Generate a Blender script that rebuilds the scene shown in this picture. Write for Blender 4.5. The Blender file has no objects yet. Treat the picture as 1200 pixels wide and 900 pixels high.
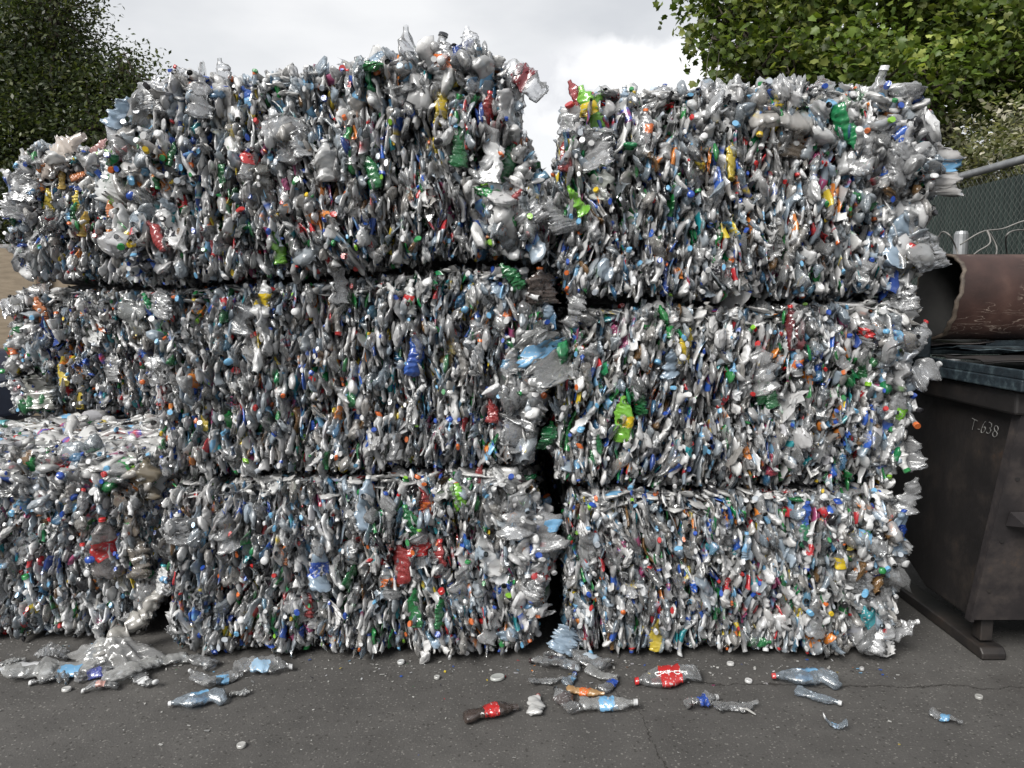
import bpy, math, random
import numpy as np
from mathutils import Vector, Matrix
PI = math.pi
rng = np.random.default_rng(7)
R = random.Random(11)
sc = bpy.context.scene
COL = sc.collection

# ------------------------------------------------------------------ camera maths (only used to measure the place)
F, PITCH, CH = 906.0, math.radians(6.3), 1.45
cp, sp = math.cos(PITCH), math.sin(PITCH)
def ray(px, py):
    a, b = (px - 600) / F, (450 - py) / F
    return np.array([a, cp + b * sp, -sp + b * cp])
def at_y(px, py, Y):
    d = ray(px, py); k = Y / d[1]
    return np.array([d[0] * k, Y, CH + d[2] * k])
def at_x(px, py, X):
    d = ray(px, py); k = X / d[0]
    return np.array([X, d[1] * k, CH + d[2] * k])
def ground(px, py, z=0.0):
    d = ray(px, py); k = (z - CH) / d[2]
    return np.array([d[0] * k, d[1] * k, z])

# ------------------------------------------------------------------ object helpers
def link(o, parent=None):
    COL.objects.link(o)
    if parent is not None: o.parent = parent
    return o
def tag(o, label=None, cat=None, group=None, kind=None):
    if label: o['label'] = label
    if cat: o['category'] = cat
    if group: o['group'] = group
    if kind: o['kind'] = kind
    return o
def empty(name, loc=(0, 0, 0), rz=0.0):
    o = bpy.data.objects.new(name, None); o.empty_display_size = .1
    o.location = loc; o.rotation_euler = (0, 0, rz)
    return link(o)
def np_mesh(name, V, Q, mats, col=None, smooth=True, mat_idx=None, T=None):
    """V (n,3), Q (m,4) quads, T optional triangles"""
    me = bpy.data.meshes.new(name)
    me.vertices.add(len(V)); me.vertices.foreach_set('co', np.ascontiguousarray(V, dtype=np.float32).ravel())
    nq = len(Q) if Q is not None else 0
    nt = len(T) if T is not None else 0
    loops = np.concatenate([np.asarray(Q, dtype=np.int32).ravel() if nq else np.zeros(0, np.int32),
                            np.asarray(T, dtype=np.int32).ravel() if nt else np.zeros(0, np.int32)])
    me.loops.add(len(loops)); me.loops.foreach_set('vertex_index', loops)
    me.polygons.add(nq + nt)
    st = np.concatenate([np.arange(nq) * 4, nq * 4 + np.arange(nt) * 3]).astype(np.int32)
    me.polygons.foreach_set('loop_start', st)
    if mat_idx is not None: me.polygons.foreach_set('material_index', np.asarray(mat_idx, dtype=np.int32))
    if smooth is not False: me.polygons.foreach_set('use_smooth', np.ones(nq + nt, dtype=bool) if smooth is True else np.asarray(smooth, dtype=bool))
    me.update(calc_edges=True)
    if col is not None:
        at = me.attributes.new('Col', 'FLOAT_COLOR', 'POINT')
        at.data.foreach_set('color', np.ascontiguousarray(col, dtype=np.float32).ravel())
    for m in mats: me.materials.append(m)
    return me
class MB:
    """collects boxes, prisms, tubes, surfaces for ONE mesh"""
    def __init__(s): s.v, s.f = [], []
    def add(s, v, f):
        n = len(s.v); s.v += [tuple(p) for p in v]; s.f += [tuple(n + i for i in q) for q in f]
    def box(s, a, b):
        x0, y0, z0 = a; x1, y1, z1 = b
        s.add([(x0,y0,z0),(x1,y0,z0),(x1,y1,z0),(x0,y1,z0),(x0,y0,z1),(x1,y0,z1),(x1,y1,z1),(x0,y1,z1)],
              [(0,3,2,1),(4,5,6,7),(0,1,5,4),(1,2,6,5),(2,3,7,6),(3,0,4,7)])
    def prism_x(s, prof, x0, x1):
        n = len(prof)
        v = [(x0, y, z) for y, z in prof] + [(x1, y, z) for y, z in prof]
        s.add(v, [tuple(range(n - 1, -1, -1)), tuple(range(n, 2 * n))] + [(i, (i + 1) % n, n + (i + 1) % n, n + i) for i in range(n)])
    def tube(s, pts, r, n=8, cap=True):
        pts = [Vector(p) for p in pts]; rs = r if isinstance(r, (list, tuple)) else [r] * len(pts)
        base = len(s.v); up = None
        for i, p in enumerate(pts):
            t = (pts[min(i + 1, len(pts) - 1)] - pts[max(i - 1, 0)]).normalized()
            if up is None:
                up = t.orthogonal().normalized()
            up = (up - t * up.dot(t)).normalized(); w = t.cross(up)
            for k in range(n):
                a = 2 * PI * k / n
                s.v.append(tuple(p + (up * math.cos(a) + w * math.sin(a)) * rs[i]))
        for i in range(len(pts) - 1):
            for k in range(n):
                s.f.append((base + i*n + k, base + i*n + (k+1) % n, base + (i+1)*n + (k+1) % n, base + (i+1)*n + k))
        if cap:
            s.f.append(tuple(base + k for k in range(n - 1, -1, -1)))
            s.f.append(tuple(base + (len(pts)-1)*n + k for k in range(n)))
    def build(s, name, mat, parent=None, loc=None, bevel=0.0, smooth=False):
        me = bpy.data.meshes.new(name); me.from_pydata(s.v, [], s.f); me.update()
        me.materials.append(mat)
        if smooth: me.polygons.foreach_set('use_smooth', [True] * len(me.polygons))
        o = bpy.data.objects.new(name, me); link(o, parent)
        if loc is not None: o.location = loc
        if bevel:
            m = o.modifiers.new('b', 'BEVEL'); m.width = bevel; m.segments = 2; m.limit_method = 'ANGLE'
        return o

# ------------------------------------------------------------------ materials
def new_mat(name):
    m = bpy.data.materials.new(name); m.use_nodes = True
    nt = m.node_tree; nt.nodes.clear()
    out = nt.nodes.new('ShaderNodeOutputMaterial')
    return m, nt, out
def N(nt, t, **kw):
    n = nt.nodes.new(t)
    for k, v in kw.items():
        if k.startswith('i_'):
            key = k[2:]
            key = int(key) if key.isdigit() else key.replace('_', ' ')
            n.inputs[key].default_value = v
        else: setattr(n, k, v)
    return n
def ramp(nt, stops, interp='LINEAR'):
    r = nt.nodes.new('ShaderNodeValToRGB'); r.color_ramp.interpolation = interp
    e = r.color_ramp.elements
    while len(e) < len(stops): e.new(.5)
    for i, (p, c) in enumerate(stops):
        e[i].position = p; e[i].color = (*c, 1) if len(c) == 3 else c
    return r
def mathn(nt, op, a, b=None, clamp=False):
    n = nt.nodes.new('ShaderNodeMath'); n.operation = op; n.use_clamp = clamp
    for i, x in enumerate((a, b)):
        if x is None: continue
        if isinstance(x, (int, float)): n.inputs[i].default_value = x
        else: nt.links.new(x, n.inputs[i])
    return n.outputs[0]
def mixc(nt, fac, a, b, blend='MIX'):
    n = nt.nodes.new('ShaderNodeMix'); n.data_type = 'RGBA'; n.blend_type = blend
    for i, x in ((0, fac), (6, a), (7, b)):
        if isinstance(x, (int, float)): n.inputs[i].default_value = x
        elif isinstance(x, tuple): n.inputs[i].default_value = (*x, 1) if len(x) == 3 else x
        else: nt.links.new(x, n.inputs[i])
    return n.outputs[2]

def plastic(name, per_object, print_marks=False):
    """thin crushed plastic: colour and opacity from the mesh attribute or from the object"""
    m, nt, out = new_mat(name); L = nt.links.new
    if per_object:
        src = N(nt, 'ShaderNodeObjectInfo'); c, a = src.outputs['Color'], src.outputs['Alpha']
    else:
        src = N(nt, 'ShaderNodeAttribute', attribute_name='Col'); c, a = src.outputs['Color'], src.outputs['Alpha']
    tc = N(nt, 'ShaderNodeTexCoord')
    no = N(nt, 'ShaderNodeTexNoise'); no.inputs['Scale'].default_value = 30 if not per_object else 22; no.inputs['Detail'].default_value = 1.5
    no.inputs['Distortion'].default_value = 1.0
    L(tc.outputs['Object'], no.inputs['Vector'])
    bump = N(nt, 'ShaderNodeBump'); bump.inputs['Strength'].default_value = .55 if not per_object else .35; bump.inputs['Distance'].default_value = .006
    nf = N(nt, 'ShaderNodeTexNoise'); nf.inputs['Scale'].default_value = 105; nf.inputs['Detail'].default_value = 1.0; nf.inputs['Distortion'].default_value = 1.6
    L(tc.outputs['Object'], nf.inputs['Vector'])
    L(mathn(nt, 'ADD', no.outputs['Fac'], mathn(nt, 'MULTIPLY', mathn(nt, 'ABSOLUTE', mathn(nt, 'SUBTRACT', nf.outputs['Fac'], .5)), .3)), bump.inputs['Height'])
    if print_marks:
        mp = N(nt, 'ShaderNodeMapping'); mp.inputs['Scale'].default_value = (1, 1, 2.2)
        L(tc.outputs['Object'], mp.inputs['Vector'])
        n2 = N(nt, 'ShaderNodeTexNoise'); n2.inputs['Scale'].default_value = 60; n2.inputs['Detail'].default_value = 1
        L(mp.outputs[0], n2.inputs['Vector'])
        r = ramp(nt, [(0, (0, 0, 0)), (.64, (0, 0, 0)), (.66, (1, 1, 1)), (1, (1, 1, 1))]); L(n2.outputs['Fac'], r.inputs[0])
        c = mixc(nt, mathn(nt, 'MULTIPLY', r.outputs[0], .8), c, (.75, .76, .78))
    # dirt film
    n3 = N(nt, 'ShaderNodeTexNoise'); n3.inputs['Scale'].default_value = 9; n3.inputs['Detail'].default_value = 4
    L(tc.outputs['Object'], n3.inputs['Vector'])
    r3 = ramp(nt, [(.45, (0, 0, 0)), (.75, (1, 1, 1))]); L(n3.outputs['Fac'], r3.inputs[0])
    c = mixc(nt, mathn(nt, 'MULTIPLY', r3.outputs[0], .10), c, (.35, .32, .28))
    dif = N(nt, 'ShaderNodeBsdfDiffuse'); L(c, dif.inputs['Color']); L(bump.outputs[0], dif.inputs['Normal'])
    trl = N(nt, 'ShaderNodeBsdfTranslucent'); L(c, trl.inputs['Color'])
    md = N(nt, 'ShaderNodeMixShader'); md.inputs[0].default_value = .42; L(dif.outputs[0], md.inputs[1]); L(trl.outputs[0], md.inputs[2])
    trn = N(nt, 'ShaderNodeBsdfTransparent')
    L(mixc(nt, .5, (1, 1, 1), mixc(nt, .35, c, (.95, .97, .99))), trn.inputs['Color'])
    lw = N(nt, 'ShaderNodeLayerWeight'); lw.inputs['Blend'].default_value = .5; L(bump.outputs[0], lw.inputs['Normal'])
    shell = mathn(nt, 'MULTIPLY', mathn(nt, 'POWER', lw.outputs['Facing'], 2.6), .62)      # a thin wall is denser where it is seen edge on
    a = mathn(nt, 'MULTIPLY', a, mathn(nt, 'MULTIPLY_ADD', a, .35, True)); a.node.inputs[1].links[0].from_node.inputs[2].default_value = .80
    a = mathn(nt, 'ADD', a, mathn(nt, 'MULTIPLY', shell, mathn(nt, 'SUBTRACT', 1., a)), True)
    ms = N(nt, 'ShaderNodeMixShader'); L(a, ms.inputs[0]); L(trn.outputs[0], ms.inputs[1]); L(md.outputs[0], ms.inputs[2])
    gl = N(nt, 'ShaderNodeBsdfGlossy'); gl.inputs['Roughness'].default_value = .2 if not per_object else .17; L(bump.outputs[0], gl.inputs['Normal'])
    gl.inputs['Color'].default_value = (.95, .96, .97, 1)
    fr = N(nt, 'ShaderNodeFresnel'); fr.inputs['IOR'].default_value = 1.6; L(bump.outputs[0], fr.inputs['Normal'])
    fb = mathn(nt, 'MULTIPLY_ADD', fr.outputs[0], 1.05, True); fb.node.inputs[2].default_value = .015
    mg = N(nt, 'ShaderNodeMixShader'); L(fb, mg.inputs[0]); L(ms.outputs[0], mg.inputs[1]); L(gl.outputs[0], mg.inputs[2])
    L(mg.outputs[0], out.inputs[0])
    return m
M = {}
M['stuff'] = plastic('crushed_plastic_pieces', False)
M['body'] = plastic('bottle_plastic', True)
M['label'] = plastic('label_film', True, True)

def simple(name, stops, rough=.7, metal=0., scale=6, bump=0., bscale=40, detail=6, coords='Object', spec=.5, stretch=None):
    m, nt, out = new_mat(name); L = nt.links.new
    tc = N(nt, 'ShaderNodeTexCoord'); vec = tc.outputs[coords]
    if stretch:
        mp = N(nt, 'ShaderNodeMapping'); mp.inputs['Scale'].default_value = stretch; L(vec, mp.inputs['Vector']); vec = mp.outputs[0]
    no = N(nt, 'ShaderNodeTexNoise'); no.inputs['Scale'].default_value = scale; no.inputs['Detail'].default_value = detail
    no.inputs['Roughness'].default_value = .65
    L(vec, no.inputs['Vector'])
    r = ramp(nt, stops); L(no.outputs['Fac'], r.inputs[0])
    p = N(nt, 'ShaderNodeBsdfPrincipled'); L(r.outputs[0], p.inputs['Base Color'])
    p.inputs['Roughness'].default_value = rough; p.inputs['Metallic'].default_value = metal
    p.inputs['Specular IOR Level'].default_value = spec
    if bump:
        n2 = N(nt, 'ShaderNodeTexNoise'); n2.inputs['Scale'].default_value = bscale; n2.inputs['Detail'].default_value = 5
        L(vec, n2.inputs['Vector'])
        b = N(nt, 'ShaderNodeBump'); b.inputs['Strength'].default_value = 1; b.inputs['Distance'].default_value = bump
        L(n2.outputs['Fac'], b.inputs['Height']); L(b.outputs[0], p.inputs['Normal'])
    L(p.outputs[0], out.inputs[0]); return m
M['core'] = simple('shaded_plastic_core', [(.3, (.03, .03, .033)), (.5, (.13, .13, .135)), (.7, (.42, .42, .43))], .45, scale=38, bump=.02, bscale=30)  # dark grey stands in for the shade among the inner bottles
M['wire'] = simple('baling_wire_steel', [(.3, (.05, .045, .04)), (.7, (.16, .14, .12))], .5, .6)
M['bark'] = simple('bark', [(.3, (.035, .028, .02)), (.7, (.11, .09, .07))], .9, scale=12, bump=.02, stretch=(1, 1, .3))
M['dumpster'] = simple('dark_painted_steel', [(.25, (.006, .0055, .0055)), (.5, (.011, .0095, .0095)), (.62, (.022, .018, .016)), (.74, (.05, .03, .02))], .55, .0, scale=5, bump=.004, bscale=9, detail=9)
M['dumpster_front'] = simple('lighter_front_steel', [(.25, (.013, .012, .013)), (.48, (.024, .021, .022)), (.62, (.045, .038, .036)), (.74, (.08, .055, .04))], .5, .0, scale=7, bump=.004, bscale=9, detail=9)  # lighter tone of the body steel
M['blue_rail'] = simple('worn_blue_paint', [(.3, (.006, .010, .014)), (.5, (.012, .021, .028)), (.66, (.06, .085, .095)), (.72, (.05, .03, .02))], .55, .1, scale=14, bump=.004)
M['galv'] = simple('galvanised_steel', [(.3, (.20, .21, .22)), (.7, (.36, .37, .38))], .45, .6, scale=12)
M['dull_wire'] = simple('dull_grey_wire', [(.3, (.10, .10, .095)), (.7, (.22, .21, .20))], .6, .2)
M['mesh_wire'] = simple('dull_fence_wire', [(.3, (.05, .06, .055)), (.7, (.12, .13, .12))], .5, .4, scale=12)
M['slat'] = simple('dark_green_screen', [(.3, (.009, .018, .016)), (.7, (.020, .034, .030))], .65, scale=8, stretch=(1, 1, .4))
M['rubber'] = simple('tyre_rubber', [(.3, (.012, .012, .012)), (.7, (.03, .03, .03))], .85, scale=20)
M['car_paint'] = simple('dark_blue_paint', [(.3, (.02, .03, .06)), (.7, (.03, .045, .09))], .25, .2, scale=3)
M['car_glass'] = simple('car_window_glass', [(.3, (.02, .03, .03)), (.7, (.03, .045, .045))], .08, .0, scale=3)
M['rim'] = simple('alloy_rim', [(.3, (.25, .25, .26)), (.7, (.4, .4, .41))], .35, .8)
M['plywood'] = simple('weathered_plywood', [(.25, (.10, .08, .055)), (.5, (.17, .135, .095)), (.75, (.22, .18, .13))], .8, scale=4, stretch=(1, 1, 6), bump=.003)
M['brown_wood'] = simple('brown_post_wood', [(.3, (.07, .04, .025)), (.7, (.14, .08, .05))], .8, scale=6, stretch=(4, 4, .5), bump=.003)
M['chalk'] = simple('white_paint_pen', [(.3, (.04, .04, .04)), (.65, (.26, .26, .25))], .8, scale=90)
M['white_print'] = simple('white_print', [(.3, (.7, .7, .7)), (.7, (.8, .8, .8))], .5)
M['litter'] = simple('pale_litter', [(.3, (.35, .34, .32)), (.7, (.6, .6, .58))], .5, scale=30)

def pipe_mat():
    m, nt, out = new_mat('scratched_brown_steel'); L = nt.links.new
    tc = N(nt, 'ShaderNodeTexCoord')
    no = N(nt, 'ShaderNodeTexNoise'); no.inputs['Scale'].default_value = 7; no.inputs['Detail'].default_value = 9
    L(tc.outputs['Object'], no.inputs['Vector'])
    r = ramp(nt, [(.3, (.022, .011, .009)), (.55, (.042, .021, .017)), (.75, (.075, .042, .033))]); L(no.outputs['Fac'], r.inputs[0])
    mp = N(nt, 'ShaderNodeMapping'); mp.inputs['Scale'].default_value = (5, 26, 26); mp.inputs['Rotation'].default_value = (0, .12, .1)
    L(tc.outputs['Object'], mp.inputs['Vector'])
    n2 = N(nt, 'ShaderNodeTexNoise'); n2.inputs['Scale'].default_value = 1.0; n2.inputs['Detail'].default_value = 4; n2.inputs['Distortion'].default_value = 1.2
    L(mp.outputs[0], n2.inputs['Vector'])
    d = mathn(nt, 'ABSOLUTE', mathn(nt, 'SUBTRACT', n2.outputs['Fac'], .5))
    r2 = ramp(nt, [(0, (1, 1, 1)), (.006, (1, 1, 1)), (.014, (0, 0, 0))]); L(d, r2.inputs[0])
    n3 = N(nt, 'ShaderNodeTexNoise'); n3.inputs['Scale'].default_value = 5; L(tc.outputs['Object'], n3.inputs['Vector'])
    r3 = ramp(nt, [(.52, (0, 0, 0)), (.62, (1, 1, 1))]); L(n3.outputs['Fac'], r3.inputs[0])
    k = mathn(nt, 'MULTIPLY', mathn(nt, 'MULTIPLY', r2.outputs[0], r3.outputs[0]), .7)
    c = mixc(nt, k, r.outputs[0], (.30, .24, .20))
    p = N(nt, 'ShaderNodeBsdfPrincipled'); L(c, p.inputs['Base Color']); p.inputs['Roughness'].default_value = .5
    b = N(nt, 'ShaderNodeBump'); b.inputs['Distance'].default_value = .004; L(no.outputs['Fac'], b.inputs['Height']); L(b.outputs[0], p.inputs['Normal'])
    L(p.outputs[0], out.inputs[0]); return m
M['pipe'] = pipe_mat()
M['pipe_in'] = simple('shade_dark_pipe_inside', [(.3, (.010, .010, .010)), (.7, (.026, .026, .025))], .8, .0, scale=6)  # shade inside the pipe is put into the colour, darkened against the sun
M['pipe_edge'] = simple('bare_cut_edge', [(.3, (.04, .03, .024)), (.7, (.14, .11, .085))], .6, .2, scale=30)

def leaf_mat(name, trans=.35, rough=.45):
    m, nt, out = new_mat(name); L = nt.links.new
    at = N(nt, 'ShaderNodeAttribute', attribute_name='Col')
    p = N(nt, 'ShaderNodeBsdfPrincipled'); L(at.outputs['Color'], p.inputs['Base Color']); p.inputs['Roughness'].default_value = rough
    p.inputs['Specular IOR Level'].default_value = .35
    t = N(nt, 'ShaderNodeBsdfTranslucent'); L(mixc(nt, 1., at.outputs['Color'], (1.5, 1.6, .7), 'MULTIPLY'), t.inputs['Color'])
    mx = N(nt, 'ShaderNodeMixShader'); mx.inputs[0].default_value = trans; L(p.outputs[0], mx.inputs[1]); L(t.outputs[0], mx.inputs[2])
    L(mx.outputs[0], out.inputs[0]); return m
M['leaf'] = leaf_mat('leaves')

def asphalt():
    m, nt, out = new_mat('asphalt'); L = nt.links.new
    tc = N(nt, 'ShaderNodeTexCoord'); P = tc.outputs['Object']
    def noise(s, d=4, r=.6):
        n = N(nt, 'ShaderNodeTexNoise'); n.inputs['Scale'].default_value = s; n.inputs['Detail'].default_value = d; n.inputs['Roughness'].default_value = r
        L(P, n.inputs['Vector']); return n.outputs['Fac']
    big, mid, fine = noise(.8, 5), noise(6, 6), noise(140, 4, .75)
    r = ramp(nt, [(.3, (.050, .048, .046)), (.5, (.072, .069, .066)), (.7, (.100, .096, .091))]); L(mathn(nt, 'ADD', mathn(nt, 'MULTIPLY', big, .55), mathn(nt, 'MULTIPLY', mid, .45)), r.inputs[0])
    rf = ramp(nt, [(.3, (.52, .52, .52)), (.5, (1, 1, 1)), (.72, (1.0, 1.0, 1.0))]); L(fine, rf.inputs[0])
    c = mixc(nt, .85, r.outputs[0], rf.outputs[0], 'MULTIPLY')
    vo = N(nt, 'ShaderNodeTexVoronoi'); vo.inputs['Scale'].default_value = 170; L(P, vo.inputs['Vector'])
    sep = N(nt, 'ShaderNodeSeparateColor'); L(vo.outputs['Color'], sep.inputs[0])
    pick = mathn(nt, 'GREATER_THAN', sep.outputs[0], .90)
    near = mathn(nt, 'LESS_THAN', vo.outputs['Distance'], mathn(nt, 'MULTIPLY_ADD', sep.outputs[1], .3, False))
    near.node.inputs[1].default_value = .3
    agg = mathn(nt, 'MULTIPLY', pick, near)
    c = mixc(nt, mathn(nt, 'MULTIPLY', mathn(nt, 'MULTIPLY', agg, sep.outputs[2]), .45), c, (.30, .29, .27))
    vd = N(nt, 'ShaderNodeTexVoronoi'); vd.inputs['Scale'].default_value = 60; L(P, vd.inputs['Vector'])
    sd = N(nt, 'ShaderNodeSeparateColor'); L(vd.outputs['Color'], sd.inputs[0])
    hol = mathn(nt, 'MULTIPLY', mathn(nt, 'GREATER_THAN', sd.outputs[0], .8), mathn(nt, 'LESS_THAN', vd.outputs['Distance'], .3))
    c = mixc(nt, mathn(nt, 'MULTIPLY', hol, .6), c, (.02, .018, .016))
    # oil and damp stains
    st = noise(1.7, 5, .55); rs = ramp(nt, [(.56, (0, 0, 0)), (.70, (1, 1, 1))]); L(st, rs.inputs[0])
    c = mixc(nt, mathn(nt, 'MULTIPLY', rs.outputs[0], .45), c, (.030, .027, .025))
    # cracks: distance to lines, wobbled by noise
    sx = N(nt, 'ShaderNodeSeparateXYZ'); L(P, sx.inputs[0])
    wob = mathn(nt, 'MULTIPLY', mathn(nt, 'SUBTRACT', noise(5, 6, .7), .5), .16)
    ck = None
    for (a, b, w) in CRACKS:
        ax, ay = a; bx, by = b; ln = math.hypot(bx - ax, by - ay); ux, uy = (bx - ax) / ln, (by - ay) / ln
        dx, dy = mathn(nt, 'SUBTRACT', sx.outputs[0], ax), mathn(nt, 'SUBTRACT', sx.outputs[1], ay)
        along = mathn(nt, 'ADD', mathn(nt, 'MULTIPLY', dx, ux), mathn(nt, 'MULTIPLY', dy, uy))
        perp = mathn(nt, 'ADD', mathn(nt, 'MULTIPLY', dx, -uy), mathn(nt, 'MULTIPLY', dy, ux))
        perp = mathn(nt, 'ABSOLUTE', mathn(nt, 'ADD', perp, wob))
        k = mathn(nt, 'MULTIPLY', mathn(nt, 'LESS_THAN', perp, w), mathn(nt, 'MULTIPLY', mathn(nt, 'GREATER_THAN', along, 0.), mathn(nt, 'LESS_THAN', along, ln)))
        ck = k if ck is None else mathn(nt, 'MAXIMUM', ck, k)
    c = mixc(nt, mathn(nt, 'MULTIPLY', ck, .8), c, (.018, .016, .014))
    p = N(nt, 'ShaderNodeBsdfPrincipled'); L(c, p.inputs['Base Color']); p.inputs['Roughness'].default_value = .85
    p.inputs['Specular IOR Level'].default_value = .3
    h = mathn(nt, 'ADD', mathn(nt, 'MULTIPLY', fine, .6), mathn(nt, 'ADD', mathn(nt, 'MULTIPLY', agg, .5), mathn(nt, 'MULTIPLY', ck, -2.)))
    h = mathn(nt, 'ADD', h, mathn(nt, 'MULTIPLY', mid, 1.5))
    b = N(nt, 'ShaderNodeBump'); b.inputs['Distance'].default_value = .006; b.inputs['Strength'].default_value = 1; L(h, b.inputs['Height']); L(b.outputs[0], p.inputs['Normal'])
    L(p.outputs[0], out.inputs[0]); return m
def g2(px, py): p = ground(px, py); return (p[0], p[1])
CRACKS = [(g2(790, 801), g2(1260, 806), .0035), (g2(690, 790), g2(745, 830), .003), (g2(745, 830), g2(800, 930), .002)]
M['asphalt'] = asphalt()

# ------------------------------------------------------------------ bottle prototypes
def sstep(a, b, x):
    t = np.clip((x - a) / (b - a), 0, 1); return t * t * (3 - 2 * t)
PROF = {  # kind: length, radius, [(t, r fraction)], neck radius, cap radius
    'water': (.205, .0325, [(0,.03),(.005,.6),(.02,.95),(.05,1),(.10,.88),(.14,1),(.19,.88),(.24,1),(.29,.88),(.34,1),(.42,1),(.5,1),(.58,1),(.62,.93),(.66,1),(.72,.92),(.78,.74),(.84,.52),(.88,.40),(.93,.38),(1.,.38)], .0145),
    'soda':  (.235, .0375, [(0,.03),(.005,.55),(.03,.85),(.08,1),(.16,1),(.24,.93),(.30,.90),(.36,.95),(.42,1),(.5,1),(.58,1),(.64,.98),(.70,.90),(.76,.76),(.82,.58),(.87,.42),(.90,.35),(.94,.34),(1.,.34)], .0150),
    'big':   (.31, .054, [(0,.03),(.004,.5),(.03,.85),(.08,1),(.16,1),(.24,.94),(.32,1),(.40,.94),(.48,1),(.56,1),(.64,1),(.72,.92),(.78,.78),(.84,.58),(.89,.36),(.92,.26),(.95,.25),(1.,.25)], .0150),
    'jug':   (.27, .072, [(0,.03),(.004,.8),(.03,.97),(.08,1),(.16,.95),(.22,1),(.28,.95),(.34,1),(.40,.95),(.46,1),(.56,1),(.66,.98),(.74,.88),(.80,.70),(.86,.42),(.90,.27),(.95,.26),(1.,.26)], .0200),
}
LAB = {'water': (.32, .62), 'soda': (.34, .62), 'big': (.30, .66), 'jug': (.42, .66)}
def rings(kind, n, lo):
    L_, r_, pr, rc = PROF[kind]
    if lo:
        keep = [0, 1, 3] + [i for i in range(4, len(pr) - 3) if i % 2 == 0 or i < 6] + [len(pr) - 3, len(pr) - 1]
        pr = [pr[i] for i in sorted(set(keep))]
    a = np.arange(n) / n * 2 * PI
    sq = 1.0
    V = []
    for t, rf in pr:
        cx, cy = np.cos(a), np.sin(a)
        if kind == 'jug' and .05 < t < .75:
            k = 1 / np.maximum(np.abs(cx), np.abs(cy)) ** .55; cx, cy = cx * k, cy * k
        ped = 1 + (.12 * np.cos(5 * a) if (kind in ('soda', 'big') and t < .06) else 0)
        V.append(np.stack([cx * rf * r_ * ped, cy * rf * r_ * ped, np.full(n, t * L_)], 1))
    return np.concatenate(V), len(pr), [p[0] for p in pr]
def grid_quads(nr, n, off=0):
    i, k = np.meshgrid(np.arange(nr - 1), np.arange(n), indexing='ij')
    k2 = (k + 1) % n
    return np.stack([i*n+k, i*n+k2, (i+1)*n+k2, (i+1)*n+k], -1).reshape(-1, 4) + off
def make_field(r, kind, crush):
    L_, rad = PROF[kind][0], PROF[kind][1]
    flat = 1 - crush * r.uniform(.45, .85)
    wide = 1 + crush * r.uniform(.1, .35)
    zs = 1 - crush * r.uniform(0, .35)
    ks = [(r.normal(size=3) * np.array([.4, .5, 1.]) * 2 * PI / (r.uniform(.035, .11) if kind in ('water', 'soda') else r.uniform(.06, .15)), r.uniform(0, 6.3), r.uniform(.10, .28) * rad * crush, r.normal(size=3)) for _ in range(7 if kind in ('water', 'soda') else 9)]
    fine = [(r.normal(size=3) * 2 * PI / r.uniform(.014, .035), r.uniform(0, 6.3), r.uniform(.0004, .0011) * (.4 + crush), r.normal(size=3)) for _ in range(7)]
    dents = [(r.uniform(.1, .75) * L_, r.uniform(0, 6.3), r.uniform(.02, .05), r.uniform(.3, .9) * rad * crush) for _ in range(4)]
    bend = r.normal() * .35 * crush * L_ ; twist = r.normal() * 1.0 * crush; shear = r.normal() * .12 * crush
    def f(P):
        P = P.copy(); t = P[:, 2] / L_
        m = 1 - sstep(.80, .90, t)
        for zc, ac, s, d in dents:
            cen = np.array([math.cos(ac) * rad, math.sin(ac) * rad, zc])
            g = np.exp(-((P - cen) ** 2).sum(1) / (2 * s * s)) * m * d
            P[:, 0] -= g * math.cos(ac); P[:, 1] -= g * math.sin(ac)
        Q = P.copy()
        for k, ph, am, dr in ks:
            w = (np.abs(np.sin(Q @ k + ph)) - .55) * am * m
            P[:, 0] += w * dr[0]; P[:, 1] += w * dr[1]; P[:, 2] += w * dr[2] * .6
        for k, ph, am, dr in fine:
            w = (np.abs(np.sin(Q @ k + ph)) - .5) * am * 2 * m
            P[:, 0] += w * dr[0]; P[:, 1] += w * dr[1]; P[:, 2] += w * dr[2]
        P[:, 0] *= 1 + (flat - 1) * m; P[:, 1] *= 1 + (wide - 1) * m
        an = twist * (t - .5); c, s = np.cos(an), np.sin(an)
        P[:, 0], P[:, 1] = P[:, 0] * c - P[:, 1] * s, P[:, 0] * s + P[:, 1] * c
        P[:, 0] += bend * (t - .5) ** 2 * 1.3
        P[:, 1] += shear * (P[:, 2] - L_ / 2)
        P[:, 2] = (P[:, 2] - L_ / 2) * zs
        return P
    return f
CAPR = [(1.0, 0.0), (1.0, .75), (.93, 1.0), (.04, 1.0)]
def cap_verts(kind, n=12, hi=False):
    L_, rad, pr, rc = PROF[kind]
    h = .017
    a = np.arange(n) / n * 2 * PI; V = []
    z0 = L_ * .955
    prof = CAPR if not hi else [(.9, 0), (1.04, 0), (1.04, .1), (1, .12), (1, .85), (.94, 1.), (.04, 1.)]
    for rf, t in prof:
        rr = rc * rf * (1 + (.03 * (np.arange(n) % 2) if hi else 0))
        V.append(np.stack([np.cos(a) * rr, np.sin(a) * rr, np.full(n, z0 + h * t)], 1))
    return np.concatenate(V), len(prof)
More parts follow.
